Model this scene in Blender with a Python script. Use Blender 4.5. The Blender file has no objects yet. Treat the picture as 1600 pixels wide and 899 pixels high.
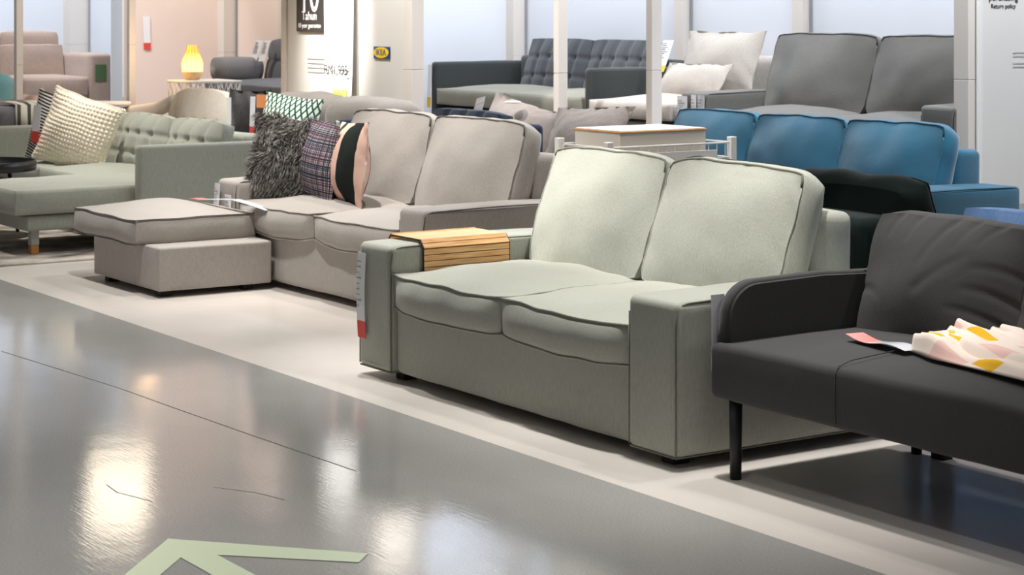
import bpy, bmesh, math, random
from mathutils import Vector, Matrix, noise
C = bpy.context.scene.collection
R = math.radians
random.seed(7)

# ------------------------------------------------------------------ camera
cam_d = bpy.data.cameras.new('camera'); cam = bpy.data.objects.new('camera', cam_d); C.objects.link(cam)
cam.location = (0, 0, 1.35); cam.rotation_euler = (R(90), 0, R(90-33.8))
cam_d.sensor_width = 36; cam_d.lens = 36*3080/1600.0; cam_d.shift_y = -433.5/1600.0
cam_d.clip_start = 0.05; cam_d.clip_end = 100
cam_d.dof.use_dof = True; cam_d.dof.focus_distance = 6.6; cam_d.dof.aperture_fstop = 9.0
bpy.context.scene.camera = cam
# ------------------------------------------------------------------ view and world
sc = bpy.context.scene
sc.view_settings.view_transform = 'Standard'; sc.view_settings.look = 'None'
sc.view_settings.gamma = 1; sc.view_settings.use_curve_mapping = False
sc.view_settings.exposure = 0.2
w = bpy.data.worlds.new('world'); sc.world = w; w.use_nodes = True
w.node_tree.nodes['Background'].inputs[0].default_value = (1.0, 0.985, 0.96, 1)
w.node_tree.nodes['Background'].inputs[1].default_value = 0.10

def spot(x, y, z, tx, ty, tz, e, col=(1, 0.96, 0.9), size=75, blend=0.6, rad=0.07):
    d = bpy.data.lights.new('ceiling_and_fill_spot', 'SPOT'); d.energy = e; d.color = col  # ceiling spots, and added fills that brighten single things
    d.spot_size = R(size); d.spot_blend = blend; d.shadow_soft_size = rad
    o = bpy.data.objects.new('ceiling_and_fill_spot', d); C.objects.link(o); o.location = (x, y, z)
    v = Vector((tx-x, ty-y, tz-z)); o.rotation_euler = v.to_track_quat('-Z', 'Y').to_euler()
    return o
def area(x, y, z, sx, sy, e, col=(1, 1, 1), t=None):
    d = bpy.data.lights.new('ceiling_panel', 'AREA'); d.shape = 'RECTANGLE'; d.size = sx; d.size_y = sy
    d.energy = e; d.color = col
    o = bpy.data.objects.new('ceiling_panel', d); C.objects.link(o); o.location = (x, y, z)
    if t is not None:
        v = Vector(t)-Vector((x, y, z)); o.rotation_euler = v.to_track_quat('-Z', 'Y').to_euler()
    return o
WARM = (1, .95, .88); NEUT = (1, .97, .93); COOL = (.88, .93, 1)
# row above the sofas, hung just in front of the back cushions
spot(-6.9, 3.8, 3.4, -6.2, 4.05, .6, 330, NEUT, 44, .9)
spot(-7.6, 1.9, 3.4, -6.02, 4.24, .80, 800, NEUT, 15, 1.0)
spot(-6.4, 1.7, 3.4, -5.2, 4.26, .72, 300, NEUT, 15, 1.0)
spot(-6.6, 4.6, 3.4, -7.1, 5.6, .7, 220, NEUT, 35, .9)  # added fill to whiten the wire rack
spot(-4.7, 3.75, 3.4, -4.6, 3.98, .5, 380, NEUT, 46, .9)
spot(-4.9, 4.9, 3.4, -4.9, 4.2, .5, 110, NEUT, 65)
spot(-8.9, 4.45, 3.4, -8.5, 4.75, .5, 330, WARM, 55, .9)
spot(-8.9, 5.5, 3.4, -8.7, 4.5, .4, 110, WARM, 70)
spot(-11.5, 4.45, 3.4, -11.4, 4.7, .5, 330, WARM, 60, .9)
spot(-6.9, 5.6, 3.4, -7.2, 6.8, .5, 90, NEUT, 80)
spot(-9.4, 5.8, 3.4, -9.4, 6.6, .6, 150, NEUT, 70)
spot(-3.0, 5.2, 3.4, -3.6, 4.2, .5, 50, NEUT, 80)
# row above the aisle
spot(-7.9, 3.45, 3.4, -7.8, 3.5, .0, 265, NEUT, 80)
spot(-10.4, 3.4, 3.4, -10.4, 3.4, .0, 150, WARM, 80)
spot(-5.2, 1.2, 3.4, -5.2, 1.1, .0, 190, NEUT, 76, .9)
spot(-3.6, 2.1, 3.4, -3.6, 2.0, .0, 120, NEUT, 70, .9)
spot(-8.0, .7, 3.4, -8.0, .6, .0, 170, NEUT, 84, .9)
# lights inside the rear bays
area(-11.3, 7.7, 3.2, 2.0, .5, 64, COOL); area(-8.4, 7.6, 3.2, 2.6, .5, 84, COOL)
spot(-16.2, 5.9, 3.2, -17.4, 6.8, 1.0, 300, COOL, 95); spot(-18.2, 5.4, 3.2, -19.3, 6.2, 1.2, 150, COOL, 95)
spot(-13.6, 5.9, 3.2, -13.9, 7.0, 1.2, 105, WARM, 95); spot(-14.3, 5.6, 3.2, -15.0, 6.8, 1.3, 62, WARM, 90)
spot(-11.1, 4.7, 3.3, -11.5, 6.3, 1.2, 700, (1, .98, .95), 24, .9, .05)
spot(-10.3, 4.9, 3.3, -10.75, 6.3, 1.0, 330, NEUT, 60)  # added wide fill, evens out the sign wall around the logo
spot(-5.2, 5.6, 3.4, -6.3, 6.6, .4, 60, NEUT, 45)
spot(-5.6, 6.9, 3.3, -6.95, 7.9, 1.0, 320, COOL, 75)
spot(-13.9, 4.4, 3.3, -15.2, 6.3, 1.1, 170, COOL, 40)  # added fill, brightens the white end of the pink bay wall
spot(-12.3, 3.9, 3.4, -13.9, 5.0, .8, 130, NEUT, 55)  # added fill from in front, lifts the far left post
spot(-3.3, 3.2, 3.4, -3.5, 3.95, .4, 60, NEUT, 50, .9)  # added fill over the pink throw, not in a bay

# ------------------------------------------------------------------ materials
def sr(r, g, b):
    f = lambda c: ((c/255+.055)/1.055)**2.4 if c/255 > .04045 else c/255/12.92
    return (f(r), f(g), f(b), 1)
def mat(name, col, rough=.6, metal=0, spec=.4):
    m = bpy.data.materials.new(name); m.use_nodes = True
    p = m.node_tree.nodes['Principled BSDF']; p.inputs['Base Color'].default_value = col
    p.inputs['Roughness'].default_value = rough; p.inputs['Metallic'].default_value = metal
    p.inputs['Specular IOR Level'].default_value = spec
    return m
def nd(m, t, **k):
    n = m.node_tree.nodes.new(t)
    for a, b in k.items(): setattr(n, a, b)
    return n
def lk(m, a, b): m.node_tree.links.new(a, b)
def fabric(name, col, fine=420, amt=.20, wr=.14, sheen=.25, rough=.92):
    """woven cloth: thread speckle in the colour, weave bump and soft creases"""
    m = mat(name, col, rough, 0, .15); nt = m.node_tree; p = nt.nodes['Principled BSDF']
    p.inputs['Sheen Weight'].default_value = sheen; p.inputs['Sheen Roughness'].default_value = .5
    tc = nd(m, 'ShaderNodeTexCoord')
    mp = nd(m, 'ShaderNodeMapping'); mp.inputs['Scale'].default_value = (1, 1, 1.0); lk(m, tc.outputs['Object'], mp.inputs[0])
    n1 = nd(m, 'ShaderNodeTexNoise'); n1.inputs['Scale'].default_value = fine; n1.inputs['Detail'].default_value = 2
    lk(m, mp.outputs[0], n1.inputs[0])
    mp2 = nd(m, 'ShaderNodeMapping'); mp2.inputs['Scale'].default_value = (1, 1, .12); lk(m, tc.outputs['Object'], mp2.inputs[0])
    n3 = nd(m, 'ShaderNodeTexNoise'); n3.inputs['Scale'].default_value = fine*.8; lk(m, mp2.outputs[0], n3.inputs[0])
    n2 = nd(m, 'ShaderNodeTexNoise'); n2.inputs['Scale'].default_value = 5; n2.inputs['Detail'].default_value = 4
    lk(m, tc.outputs['Object'], n2.inputs[0])
    ad = nd(m, 'ShaderNodeMath', operation='ADD'); lk(m, n1.outputs[0], ad.inputs[0]); lk(m, n3.outputs[0], ad.inputs[1])
    mr = nd(m, 'ShaderNodeMapRange'); mr.inputs[1].default_value = .6; mr.inputs[2].default_value = 1.4
    mr.inputs[3].default_value = 1-amt; mr.inputs[4].default_value = 1+amt; lk(m, ad.outputs[0], mr.inputs[0])
    mx = nd(m, 'ShaderNodeVectorMath', operation='SCALE'); mx.inputs[0].default_value = col[:3]
    lk(m, mr.outputs[0], mx.inputs['Scale']); lk(m, mx.outputs[0], p.inputs['Base Color'])
    b1 = nd(m, 'ShaderNodeBump'); b1.inputs['Strength'].default_value = .25; b1.inputs['Distance'].default_value = .002
    lk(m, ad.outputs[0], b1.inputs['Height'])
    b2 = nd(m, 'ShaderNodeBump'); b2.inputs['Strength'].default_value = wr; b2.inputs['Distance'].default_value = .03
    lk(m, n2.outputs[0], b2.inputs['Height']); lk(m, b1.outputs[0], b2.inputs['Normal']); lk(m, b2.outputs[0], p.inputs['Normal'])
    return m
def stripes(name, stops, axis, scale, rough=.9, interp='CONSTANT', coord='Object'):
    """bands of colour repeating along one axis of the object"""
    m = mat(name, (1, 1, 1, 1), rough, 0, .2); p = m.node_tree.nodes['Principled BSDF']
    tc = nd(m, 'ShaderNodeTexCoord'); s = nd(m, 'ShaderNodeSeparateXYZ'); lk(m, tc.outputs[coord], s.inputs[0])
    a = nd(m, 'ShaderNodeMath', operation='MULTIPLY_ADD'); a.inputs[1].default_value = scale; a.inputs[2].default_value = 10.5
    lk(m, s.outputs[axis], a.inputs[0])
    fr = nd(m, 'ShaderNodeMath', operation='FRACT'); lk(m, a.outputs[0], fr.inputs[0])
    cr = nd(m, 'ShaderNodeValToRGB'); cr.color_ramp.interpolation = interp
    el = cr.color_ramp.elements
    while len(el) < len(stops): el.new(.5)
    for e, (q, c) in zip(el, stops): e.position = q; e.color = c
    lk(m, fr.outputs[0], cr.inputs[0]); lk(m, cr.outputs[0], p.inputs['Base Color'])
    return m, cr

green = fabric('sage_green_cloth', sr(166, 168, 157)); green_p = fabric('sage_green_piping_shade', sr(112, 115, 101), wr=0)  # piping cloths, here and below: shade of the seam groove put into their colour
greige = fabric('warm_grey_cloth', sr(168, 162, 156)); greige_p = fabric('warm_grey_piping_shade', sr(92, 88, 82), wr=0)
mint = fabric('grey_green_cloth', sr(164, 167, 156), fine=300)
char = fabric('charcoal_cloth', sr(68, 68, 68), fine=500, amt=.12, sheen=.1)
blue = fabric('teal_blue_cloth', sr(40, 98, 124), amt=.08, sheen=.4); blue_p = fabric('blue_piping_shade', sr(20, 58, 78), wr=0)
dkgreen = fabric('dark_green_velvet', sr(13, 28, 25), amt=.06, sheen=.06, rough=.8); dkgreen_p = fabric('dark_green_piping_shade', sr(10, 20, 18), wr=0)
dkgrey = fabric('dark_grey_cloth', sr(98, 96, 92)); dkgrey_p = fabric('dark_grey_piping_shade', sr(52, 50, 48), wr=0)
anthra = fabric('anthracite_cloth', sr(68, 71, 76), fine=250)
anthra_d = fabric('anthracite_seat_cloth', sr(58, 62, 62), fine=250)
olive = fabric('olive_grey_cloth', sr(132, 130, 118), fine=250)
sand = fabric('sand_cloth', sr(172, 164, 156), fine=250)
brown = fabric('brown_beige_cloth', sr(172, 152, 140), fine=250)
beige = fabric('beige_cloth', sr(222, 214, 204), fine=250)
taupe = fabric('taupe_cloth', sr(138, 132, 126), fine=250)
taupe2 = fabric('taupe_pillow_cloth', sr(150, 140, 134), fine=250, wr=.6)
navy = fabric('navy_velvet', sr(20, 38, 62), amt=.05, sheen=.3)
ltblue = fabric('light_blue_cloth', sr(110, 142, 190), fine=250)
slate = fabric('slate_grey_cloth', sr(92, 95, 102), fine=250)
ashg = fabric('ash_grey_cloth', sr(122, 120, 122), fine=250)
teal = fabric('teal_cloth', sr(120, 165, 165), fine=250)
peach = fabric('peach_cloth', sr(235, 190, 170), fine=250)
black = mat('black_lacquer', sr(18, 18, 20), .35)
blackleg = mat('black_powder_coat', sr(22, 22, 24), .5)
dkplastic = mat('dark_plastic', sr(28, 27, 26), .6)
white = mat('white_paint', sr(232, 229, 224), .45)
paper = mat('white_paper', sr(238, 238, 242), .5)
plastic = mat('clear_sleeve', sr(222, 224, 232), .15, 0, .6)
redp = mat('red_print', sr(226, 78, 70), .45); pinkp = mat('pink_red_print', sr(235, 120, 110), .45)
yelp = mat('yellow_print', sr(238, 200, 70), .5); orgp = mat('orange_print', sr(245, 160, 100), .5)
ink = mat('dark_ink', sr(40, 40, 44), .6); inkg = mat('grey_ink', sr(150, 150, 155), .6); inkl = mat('pale_grey_ink', sr(186, 184, 182), .6)
wood = mat('oak_tip', sr(196, 134, 70), .45)
darkwood = mat('dark_red_wood', sr(70, 36, 26), .4)
blackp = fabric('black_cushion_leather', sr(36, 34, 36), amt=.05, rough=.5, wr=.8)

def bamboo_mat():
    m = mat('bamboo', sr(226, 176, 116), .4); p = m.node_tree.nodes['Principled BSDF']
    tc = nd(m, 'ShaderNodeTexCoord'); mp = nd(m, 'ShaderNodeMapping'); mp.inputs['Scale'].default_value = (60, 3, 60)
    lk(m, tc.outputs['Object'], mp.inputs[0]); n = nd(m, 'ShaderNodeTexNoise'); n.inputs['Scale'].default_value = 3; lk(m, mp.outputs[0], n.inputs[0])
    cr = nd(m, 'ShaderNodeValToRGB'); cr.color_ramp.elements[0].position = .3; cr.color_ramp.elements[1].position = .7
    cr.color_ramp.elements[0].color = sr(205, 150, 92); cr.color_ramp.elements[1].color = sr(238, 194, 138)
    lk(m, n.outputs[0], cr.inputs[0]); lk(m, cr.outputs[0], p.inputs['Base Color']); return m
bamboo = bamboo_mat()
def paint(name, col, rough=.55, n=.03):
    m = mat(name, col, rough, 0, .3); p = m.node_tree.nodes['Principled BSDF']
    tc = nd(m, 'ShaderNodeTexCoord'); t = nd(m, 'ShaderNodeTexNoise'); t.inputs['Scale'].default_value = 2.5; lk(m, tc.outputs['Object'], t.inputs[0])
    mr = nd(m, 'ShaderNodeMapRange'); mr.inputs[3].default_value = 1-n; mr.inputs[4].default_value = 1+n; lk(m, t.outputs[0], mr.inputs[0])
    v = nd(m, 'ShaderNodeVectorMath', operation='SCALE'); v.inputs[0].default_value = col[:3]; lk(m, mr.outputs[0], v.inputs['Scale'])
    lk(m, v.outputs[0], p.inputs['Base Color']); return m
wallcool = paint('cool_white_wall', sr(226, 229, 236)); wallpink = paint('pale_pink_wall', sr(238, 218, 208))
wallsign = paint('warm_white_wall', sr(222, 218, 212)); postm = paint('off_white_post', sr(222, 214, 206))
platm = paint('grey_plinth', sr(120, 118, 116))

def floor_mat(name, col, speck, rough, wav, scratch=False):
    m = mat(name, col, rough, 0, .5); p = m.node_tree.nodes['Principled BSDF']
    tc = nd(m, 'ShaderNodeTexCoord')
    n1 = nd(m, 'ShaderNodeTexNoise'); n1.inputs['Scale'].default_value = 160; n1.inputs['Detail'].default_value = 3; lk(m, tc.outputs['Object'], n1.inputs[0])
    n2 = nd(m, 'ShaderNodeTexNoise'); n2.inputs['Scale'].default_value = 1.6; n2.inputs['Detail'].default_value = 5; lk(m, tc.outputs['Object'], n2.inputs[0])
    a = nd(m, 'ShaderNodeMapRange'); a.inputs[1].default_value = .3; a.inputs[2].default_value = .7; a.inputs[3].default_value = 1-speck; a.inputs[4].default_value = 1+speck; lk(m, n1.outputs[0], a.inputs[0])
    b = nd(m, 'ShaderNodeMapRange'); b.inputs[1].default_value = .3; b.inputs[2].default_value = .7; b.inputs[3].default_value = .94; b.inputs[4].default_value = 1.06; lk(m, n2.outputs[0], b.inputs[0])
    mu = nd(m, 'ShaderNodeMath', operation='MULTIPLY'); lk(m, a.outputs[0], mu.inputs[0]); lk(m, b.outputs[0], mu.inputs[1])
    v = nd(m, 'ShaderNodeVectorMath', operation='SCALE'); v.inputs[0].default_value = col[:3]; lk(m, mu.outputs[0], v.inputs['Scale'])
    lk(m, v.outputs[0], p.inputs['Base Color'])
    rr = nd(m, 'ShaderNodeMapRange'); rr.inputs[3].default_value = rough*.75; rr.inputs[4].default_value = rough*1.3; lk(m, n2.outputs[0], rr.inputs[0]); lk(m, rr.outputs[0], p.inputs['Roughness'])
    n3 = nd(m, 'ShaderNodeTexNoise'); n3.inputs['Scale'].default_value = 4.0; n3.inputs['Detail'].default_value = 3; lk(m, tc.outputs['Object'], n3.inputs[0])
    bp = nd(m, 'ShaderNodeBump'); bp.inputs['Strength'].default_value = wav; bp.inputs['Distance'].default_value = .02; lk(m, n3.outputs[0], bp.inputs['Height'])
    last = bp
    if scratch:
        mp = nd(m, 'ShaderNodeMapping'); mp.inputs['Scale'].default_value = (1.2, 14, 1); mp.inputs['Rotation'].default_value = (0, 0, R(28)); lk(m, tc.outputs['Object'], mp.inputs[0])
        n4 = nd(m, 'ShaderNodeTexNoise'); n4.inputs['Scale'].default_value = 9; n4.inputs['Detail'].default_value = 5; lk(m, mp.outputs[0], n4.inputs[0])
        b2 = nd(m, 'ShaderNodeBump'); b2.inputs['Strength'].default_value = .06; b2.inputs['Distance'].default_value = .004; lk(m, n4.outputs[0], b2.inputs['Height']); lk(m, bp.outputs[0], b2.inputs['Normal']); last = b2
    lk(m, last.outputs[0], p.inputs['Normal']); return m
aisle_m = floor_mat('polished_grey_aisle', sr(160, 159, 156), .12, .075, .03, True)
stand_m = floor_mat('light_beige_floor', sr(218, 211, 204), .03, .22, .02)

# ------------------------------------------------------------------ mesh helpers
def link(name, bm, m, parent=None, smooth=True, fix=True):
    if fix: bmesh.ops.recalc_face_normals(bm, faces=bm.faces[:])
    me = bpy.data.meshes.new(name); bm.normal_update(); bm.to_mesh(me); bm.free()
    me.materials.append(m)
    if smooth: me.shade_smooth()
    o = bpy.data.objects.new(name, me); C.objects.link(o)
    if parent is not None: o.parent = parent
    return o
def thing(name, label, cat, loc=(0, 0, 0), rz=0, group=None):
    o = bpy.data.objects.new(name, None); C.objects.link(o); o.location = loc; o.rotation_euler = (0, 0, rz)
    o.empty_display_size = .1; return tag(o, label, cat, group)
def tag(o, label, cat, group=None):
    o['label'] = label; o['category'] = cat
    if group: o['group'] = group
    return o
def struct(name, bm, m, smooth=False):
    o = link(name, bm, m, None, smooth); o['kind'] = 'structure'; return o
def solid(bm, geom, thickness):
    bm.normal_update(); return bmesh.ops.solidify(bm, geom=geom, thickness=thickness)
def box(bm, x0, x1, y0, y1, z0, z1, bev=0, seg=3):
    b = bmesh.new(); bmesh.ops.create_cube(b, size=1)
    for v in b.verts: v.co = Vector(((x0+x1)/2+v.co.x*(x1-x0), (y0+y1)/2+v.co.y*(y1-y0), (z0+z1)/2+v.co.z*(z1-z0)))
    if bev: bmesh.ops.bevel(b, geom=b.edges[:], offset=bev, segments=seg, profile=.5, affect='EDGES')
    merge(bm, b); return bm
def merge(bm, b, M=None):
    if M is not None: b.transform(M)
    me = bpy.data.meshes.new('tmp'); b.to_mesh(me); b.free(); bm.from_mesh(me); bpy.data.meshes.remove(me)
def tube(bm, pts, r, closed=False, n=6):
    pts = [Vector(p) for p in pts]; rings = []; N = len(pts); up = None
    for i, p in enumerate(pts):
        a = pts[i-1] if (i > 0 or closed) else p; c = pts[(i+1) % N] if (i < N-1 or closed) else p
        t = (c-a); t = t.normalized() if t.length > 1e-9 else Vector((0, 0, 1))
        if up is None: up = Vector((0, 0, 1)) if abs(t.z) < .9 else Vector((1, 0, 0))
        s = t.cross(up)
        if s.length < 1e-6: s = t.orthogonal()
        s.normalize(); up = s.cross(t).normalized()
        rings.append([bm.verts.new(p+r*(math.cos(k*2*math.pi/n)*s+math.sin(k*2*math.pi/n)*up)) for k in range(n)])
    for i in range(N if closed else N-1):
        a, b = rings[i], rings[(i+1) % N]
        off = 0
        if closed and i == N-1:
            off = min(range(n), key=lambda o: (a[0].co-b[o].co).length)
        for k in range(n): bm.faces.new((a[k], a[(k+1) % n], b[(k+1+off) % n], b[(k+off) % n]))
    if not closed: bm.faces.new(rings[0][::-1]); bm.faces.new(rings[-1])
    return bm
def cyl(bm, x, y, z0, z1, r0, r1=None, n=20, top=None):
    r1 = r0 if r1 is None else r1; tx, ty = top or (x, y)
    a = [bm.verts.new((x+r0*math.cos(k*2*math.pi/n), y+r0*math.sin(k*2*math.pi/n), z0)) for k in range(n)]
    b = [bm.verts.new((tx+r1*math.cos(k*2*math.pi/n), ty+r1*math.sin(k*2*math.pi/n), z1)) for k in range(n)]
    for k in range(n): bm.faces.new((a[k], a[(k+1) % n], b[(k+1) % n], b[k]))
    bm.faces.new(a[::-1]); bm.faces.new(b); return bm
def lathe(bm, x, y, prof, n=28):
    rings = [[bm.verts.new((x+r*math.cos(k*2*math.pi/n), y+r*math.sin(k*2*math.pi/n), z)) for k in range(n)] for r, z in prof]
    for a, b in zip(rings, rings[1:]):
        for k in range(n): bm.faces.new((a[k], a[(k+1) % n], b[(k+1) % n], b[k]))
    bm.faces.new(rings[0][::-1]); bm.faces.new(rings[-1]); return bm

# a stuffed cushion. local: x width, y depth, z thickness (both faces crowned)
def cushion_fn(w, d, t, edge=.7, crown=1.0, p=3.0, corner=.08, bulge=.02, wr=.0, seed=0, tufts=(), tdep=.0, bot=1.0, streak=0, knob=None, sag=0, lip=0, rnd=0):
    sv = Vector((seed*3.17, seed*1.73, seed*.91))
    def F(x, y, z):
        ax, ay = abs(x), abs(y)
        sx = 1-corner*ay**4*.5; sy = 1-corner*ax**4*.5
        g = max(0, (1-ax**p))*max(0, (1-ay**p))
        T = t/2*(edge+(1-edge)*g*(crown if z >= 0 else bot))
        X = w/2*x*sx; Y = d/2*y*sy
        s = bulge*(1-z*z)
        X += math.copysign(s, x)*ax**6*(1-ay**8) if ax > .3 else 0
        Y += math.copysign(s, y)*ay**6*(1-ax**8) if ay > .3 else 0
        Z = z*T
        if rnd:
            q_ = 1-rnd*max(0, -z+.2)**2*(.6+.4*max(ax, ay)); X *= q_; Y *= q_
            cc = (ax*ay)**7; X *= 1-.022*cc; Y *= 1-.03*cc
        P = Vector((X, Y, Z))
        if tufts and z > 0:
            for (tx, ty) in tufts:
                r2 = ((X-tx)**2+(Y-ty)**2)/(.035**2)
                if r2 < 12: P.z -= z*tdep*math.exp(-r2)
        if knob and abs(z) > .99:
            P.z += z*knob[1]*abs(math.sin(X*knob[0])*math.sin(Y*knob[0]))**.7
        if wr:
            q = P*7+sv
            P += Vector((noise.noise(q), noise.noise(q+Vector((9, 0, 0))), noise.noise(q+Vector((0, 9, 0)))))*wr
            if streak:
                e = max(ax, ay)**3
                ang = Vector((X*1+Y*.8, Y*1-X*.8, Z))
                q2 = Vector((ang.x*10, ang.y*1.7, 0))+sv
                P.z -= z*streak*(.3+.7*e)*max(0, 1-abs(noise.noise(q2))*4.0)**1.5
        if sag: P.z -= sag*(1-ax**2)
        if lip and y < 0: P.z -= lip*(1-ax**2.5)*ay**2*(1 if z < 0 else .35); P.y -= lip*.5*(1-ax**3)*ay**4*(1-.6*max(0, z))
        return P
    return F
def cushion_bm(F, n=22, crease=None):
    bm = bmesh.new()
    S = [math.sin(math.pi/2*(-1+2*i/n)) for i in range(n+1)]
    m = 6; Zs = [-1+2*i/m for i in range(m+1)]
    def grid(f, A, B, flip):
        vs = [[bm.verts.new(f(a, b)) for b in B] for a in A]
        for i in range(len(A)-1):
            for j in range(len(B)-1):
                q = (vs[i][j], vs[i+1][j], vs[i+1][j+1], vs[i][j+1]); bm.faces.new(q[::-1] if flip else q)
    grid(lambda a, b: F(a, b, 1), S, S, False); grid(lambda a, b: F(a, b, -1), S, S, True)
    grid(lambda a, b: F(a, -1, b), S, Zs, False); grid(lambda a, b: F(a, 1, b), S, Zs, True)
    grid(lambda a, b: F(-1, a, b), S, Zs, True); grid(lambda a, b: F(1, a, b), S, Zs, False)
    bmesh.ops.remove_doubles(bm, verts=bm.verts[:], dist=1e-5)
    return bm
def rim(F, z, n=18, out=.0035, rc=.05):
    S = [-1+2*i/n for i in range(n)]; pts = []
    for s in S: pts.append(F(s, -1, z))
    for s in S: pts.append(F(1, s, z))
    for s in S: pts.append(F(-s, 1, z))
    for s in S: pts.append(F(-1, -s, z))
    c = sum(pts, Vector())/len(pts)
    return [p+(p-c).normalized()*out for p in pts]
def cushion(name, F, M, m, parent, pip=None, pr=.0045, n=22, zs=(1, -1), pname='piping', smooth=True):
    bm = cushion_bm(F, n); bm.transform(M); o = link(name, bm, m, parent, smooth)
    if pip:
        b = bmesh.new()
        for z in zs: tube(b, [M @ p for p in rim(F, z)], pr, True, 6)
        link(pname, b, pip, o)
    return o
def T(x, y, z, rx=0, ry=0, rz=0):
    return Matrix.Translation((x, y, z)) @ Matrix.Rotation(rz, 4, 'Z') @ Matrix.Rotation(ry, 4, 'Y') @ Matrix.Rotation(rx, 4, 'X')

# slab with rounded top edges, gently stuffed (arm of a sofa): dense box
def arm_bm(x0, x1, y0, y1, z0, z1, rad=.03, puff=.006, seed=1, seg=14, slope=0):
    b = bmesh.new(); bmesh.ops.create_cube(b, size=1)
    for v in b.verts: v.co = Vector(((x0+x1)/2+v.co.x*(x1-x0), (y0+y1)/2+v.co.y*(y1-y0), (z0+z1)/2+v.co.z*(z1-z0)))
    bmesh.ops.bevel(b, geom=b.edges[:], offset=rad, segments=4, profile=.5, affect='EDGES')
    L = [f for f in b.faces if f.calc_area() > .01]
    es = set(e for f in L for e in f.edges if e.calc_length() > .12)
    bmesh.ops.subdivide_edges(b, edges=list(es), cuts=seg, use_grid_fill=True)
    sv = Vector((seed*2.3, seed, 0))
    for v in b.verts:
        q = v.co*6+sv
        v.co += Vector((noise.noise(q), noise.noise(q+Vector((7, 3, 1))), noise.noise(q+Vector((2, 9, 4)))))*puff
        if slope: v.co.z += slope*(v.co.y-y0)
    return b

def price_tag(label, x, y, z, w, h, rz=0, tip=redp, tiph=.22, group=None, lean=0, lines=True, cat='price tag', bend=.0, name='price_tag', body=None, dip=0):
    """strip hanging down from its top edge; local z goes down, width along x; faces -y"""
    o = thing(name, label, cat, (x, y, z), rz, group)
    def strip(a, b, m, nm, off=0, ww=w):
        bm = bmesh.new(); n = 8; L = []
        for i in range(n+1):
            s = a+(b-a)*i/n; yy = -bend*math.sin(s*math.pi)*1.0-off+lean*s; xx = dip*s
            L.append([bm.verts.new((xx-ww/2, yy, -h*s)), bm.verts.new((xx+ww/2, yy, -h*s))])
        for p, q in zip(L, L[1:]): bm.faces.new((p[0], q[0], q[1], p[1]))
        r = solid(bm, geom=bm.faces[:], thickness=.002)
        return link(nm, bm, m, o, False)
    strip(0, 1-tiph, body or paper, 'paper')
    if tip: strip(1-tiph, 1, tip, 'tip')
    if lines:
        bm = bmesh.new(); rnd = random.Random(int(h*1000))
        for k in range(9):
            s = .1+k*.065
            if s > 1-tiph-.05: break
            ww = w*rnd.uniform(.3, .75); yy = -bend*math.sin(s*math.pi)+lean*s-.004
            box(bm, dip*s-w*.4, dip*s-w*.4+ww, yy-.0004, yy+.0004, -h*s-.0025, -h*s+.0012*(1+k % 2))
        link('print', bm, inkg, o, False)
    return o
def text(name, s, size, x, y, z, rz, m, parent=None, xs=1.0):
    cu = bpy.data.curves.new('t', 'FONT'); cu.body = s; cu.size = size; cu.extrude = .0008
    cu.align_x = 'CENTER'; cu.align_y = 'CENTER'
    o = bpy.data.objects.new('t', cu); C.objects.link(o)
    bpy.context.view_layer.update(); dg = bpy.context.evaluated_depsgraph_get()
    me = bpy.data.meshes.new_from_object(o.evaluated_get(dg)); bpy.data.objects.remove(o)
    me.transform(Matrix.Rotation(rz, 4, 'Z') @ Matrix.Rotation(R(90), 4, 'X') @ Matrix.Diagonal((xs, 1, 1, 1)))
    me.transform(Matrix.Translation((x, y, z))); me.materials.clear(); me.materials.append(m)
    q = bpy.data.objects.new(name, me); C.objects.link(q)
    if parent is not None: q.parent = parent
    return q

# ------------------------------------------------------------------ structure
EDGE = 3.365
b = bmesh.new(); box(b, -24, 4, -6, EDGE, -.05, 0); struct('floor_aisle', b, aisle_m)
b = bmesh.new(); box(b, -24, 4, EDGE, 14, -.05, 0); struct('floor_display', b, stand_m)
def wall(name, x0, x1, y0, y1, m, z0=0, z1=3.0):
    b = bmesh.new(); box(b, x0, x1, y0, y1, z0, z1); return struct(name, b, m)
PH = .36
b = bmesh.new(); box(b, -12.6, -3.5, 7.12, 8.5, 0, PH); struct('floor_platform_right', b, platm)
b = bmesh.new(); box(b, -15.1, -12.62, 5.72, 7.22, 0, PH); box(b, -19.3, -15.68, 5.0, 7.6, 0, PH); struct('floor_platform_left', b, platm)
wall('wall_back', -12.6, -3.5, 8.5, 8.6, wallcool)
wall('wall_bay_left', -12.68, -12.6, 7.42, 8.6, wallcool)
wall('wall_bay_right', -6.99, -6.93, 7.47, 8.5, wallsign)
wall('wall_sign', -12.2, -10.62, 6.3, 6.36, wallsign)
wall('wall_pink_back', -15.02, -12.6, 7.22, 7.32, wallpink)
wall('wall_pink_left', -15.12, -15.02, 6.31, 7.32, wallpink)
wall('wall_pink_end', -15.36, -15.12, 6.3, 7.7, wallcool)
wall('wall_far_back', -19.4, -15.36, 7.6, 7.7, wallcool)
wall('wall_far_left', -19.4, -19.3, 4.0, 7.7, wallcool)
wall('wall_rear_right', -6.93, 1, 9.4, 9.5, wallsign)
def post(n, x, y, w, d, m=postm, joint=1.0, h=3.0):
    b = bmesh.new(); box(b, x-w/2, x+w/2, y-d/2, y+d/2, 0, joint-.0015, .002, 1); box(b, x-w/2, x+w/2, y-d/2, y+d/2, joint+.0015, h, .002, 1)
    box(b, x-w/2+.004, x+w/2-.004, y-d/2+.004, y+d/2-.004, joint-.01, joint+.01)
    return struct('trim_%d' % n, b, m)
post(1, -9.99, 7.05, .055, .07, joint=.96)       # in front of the charcoal sofa
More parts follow.
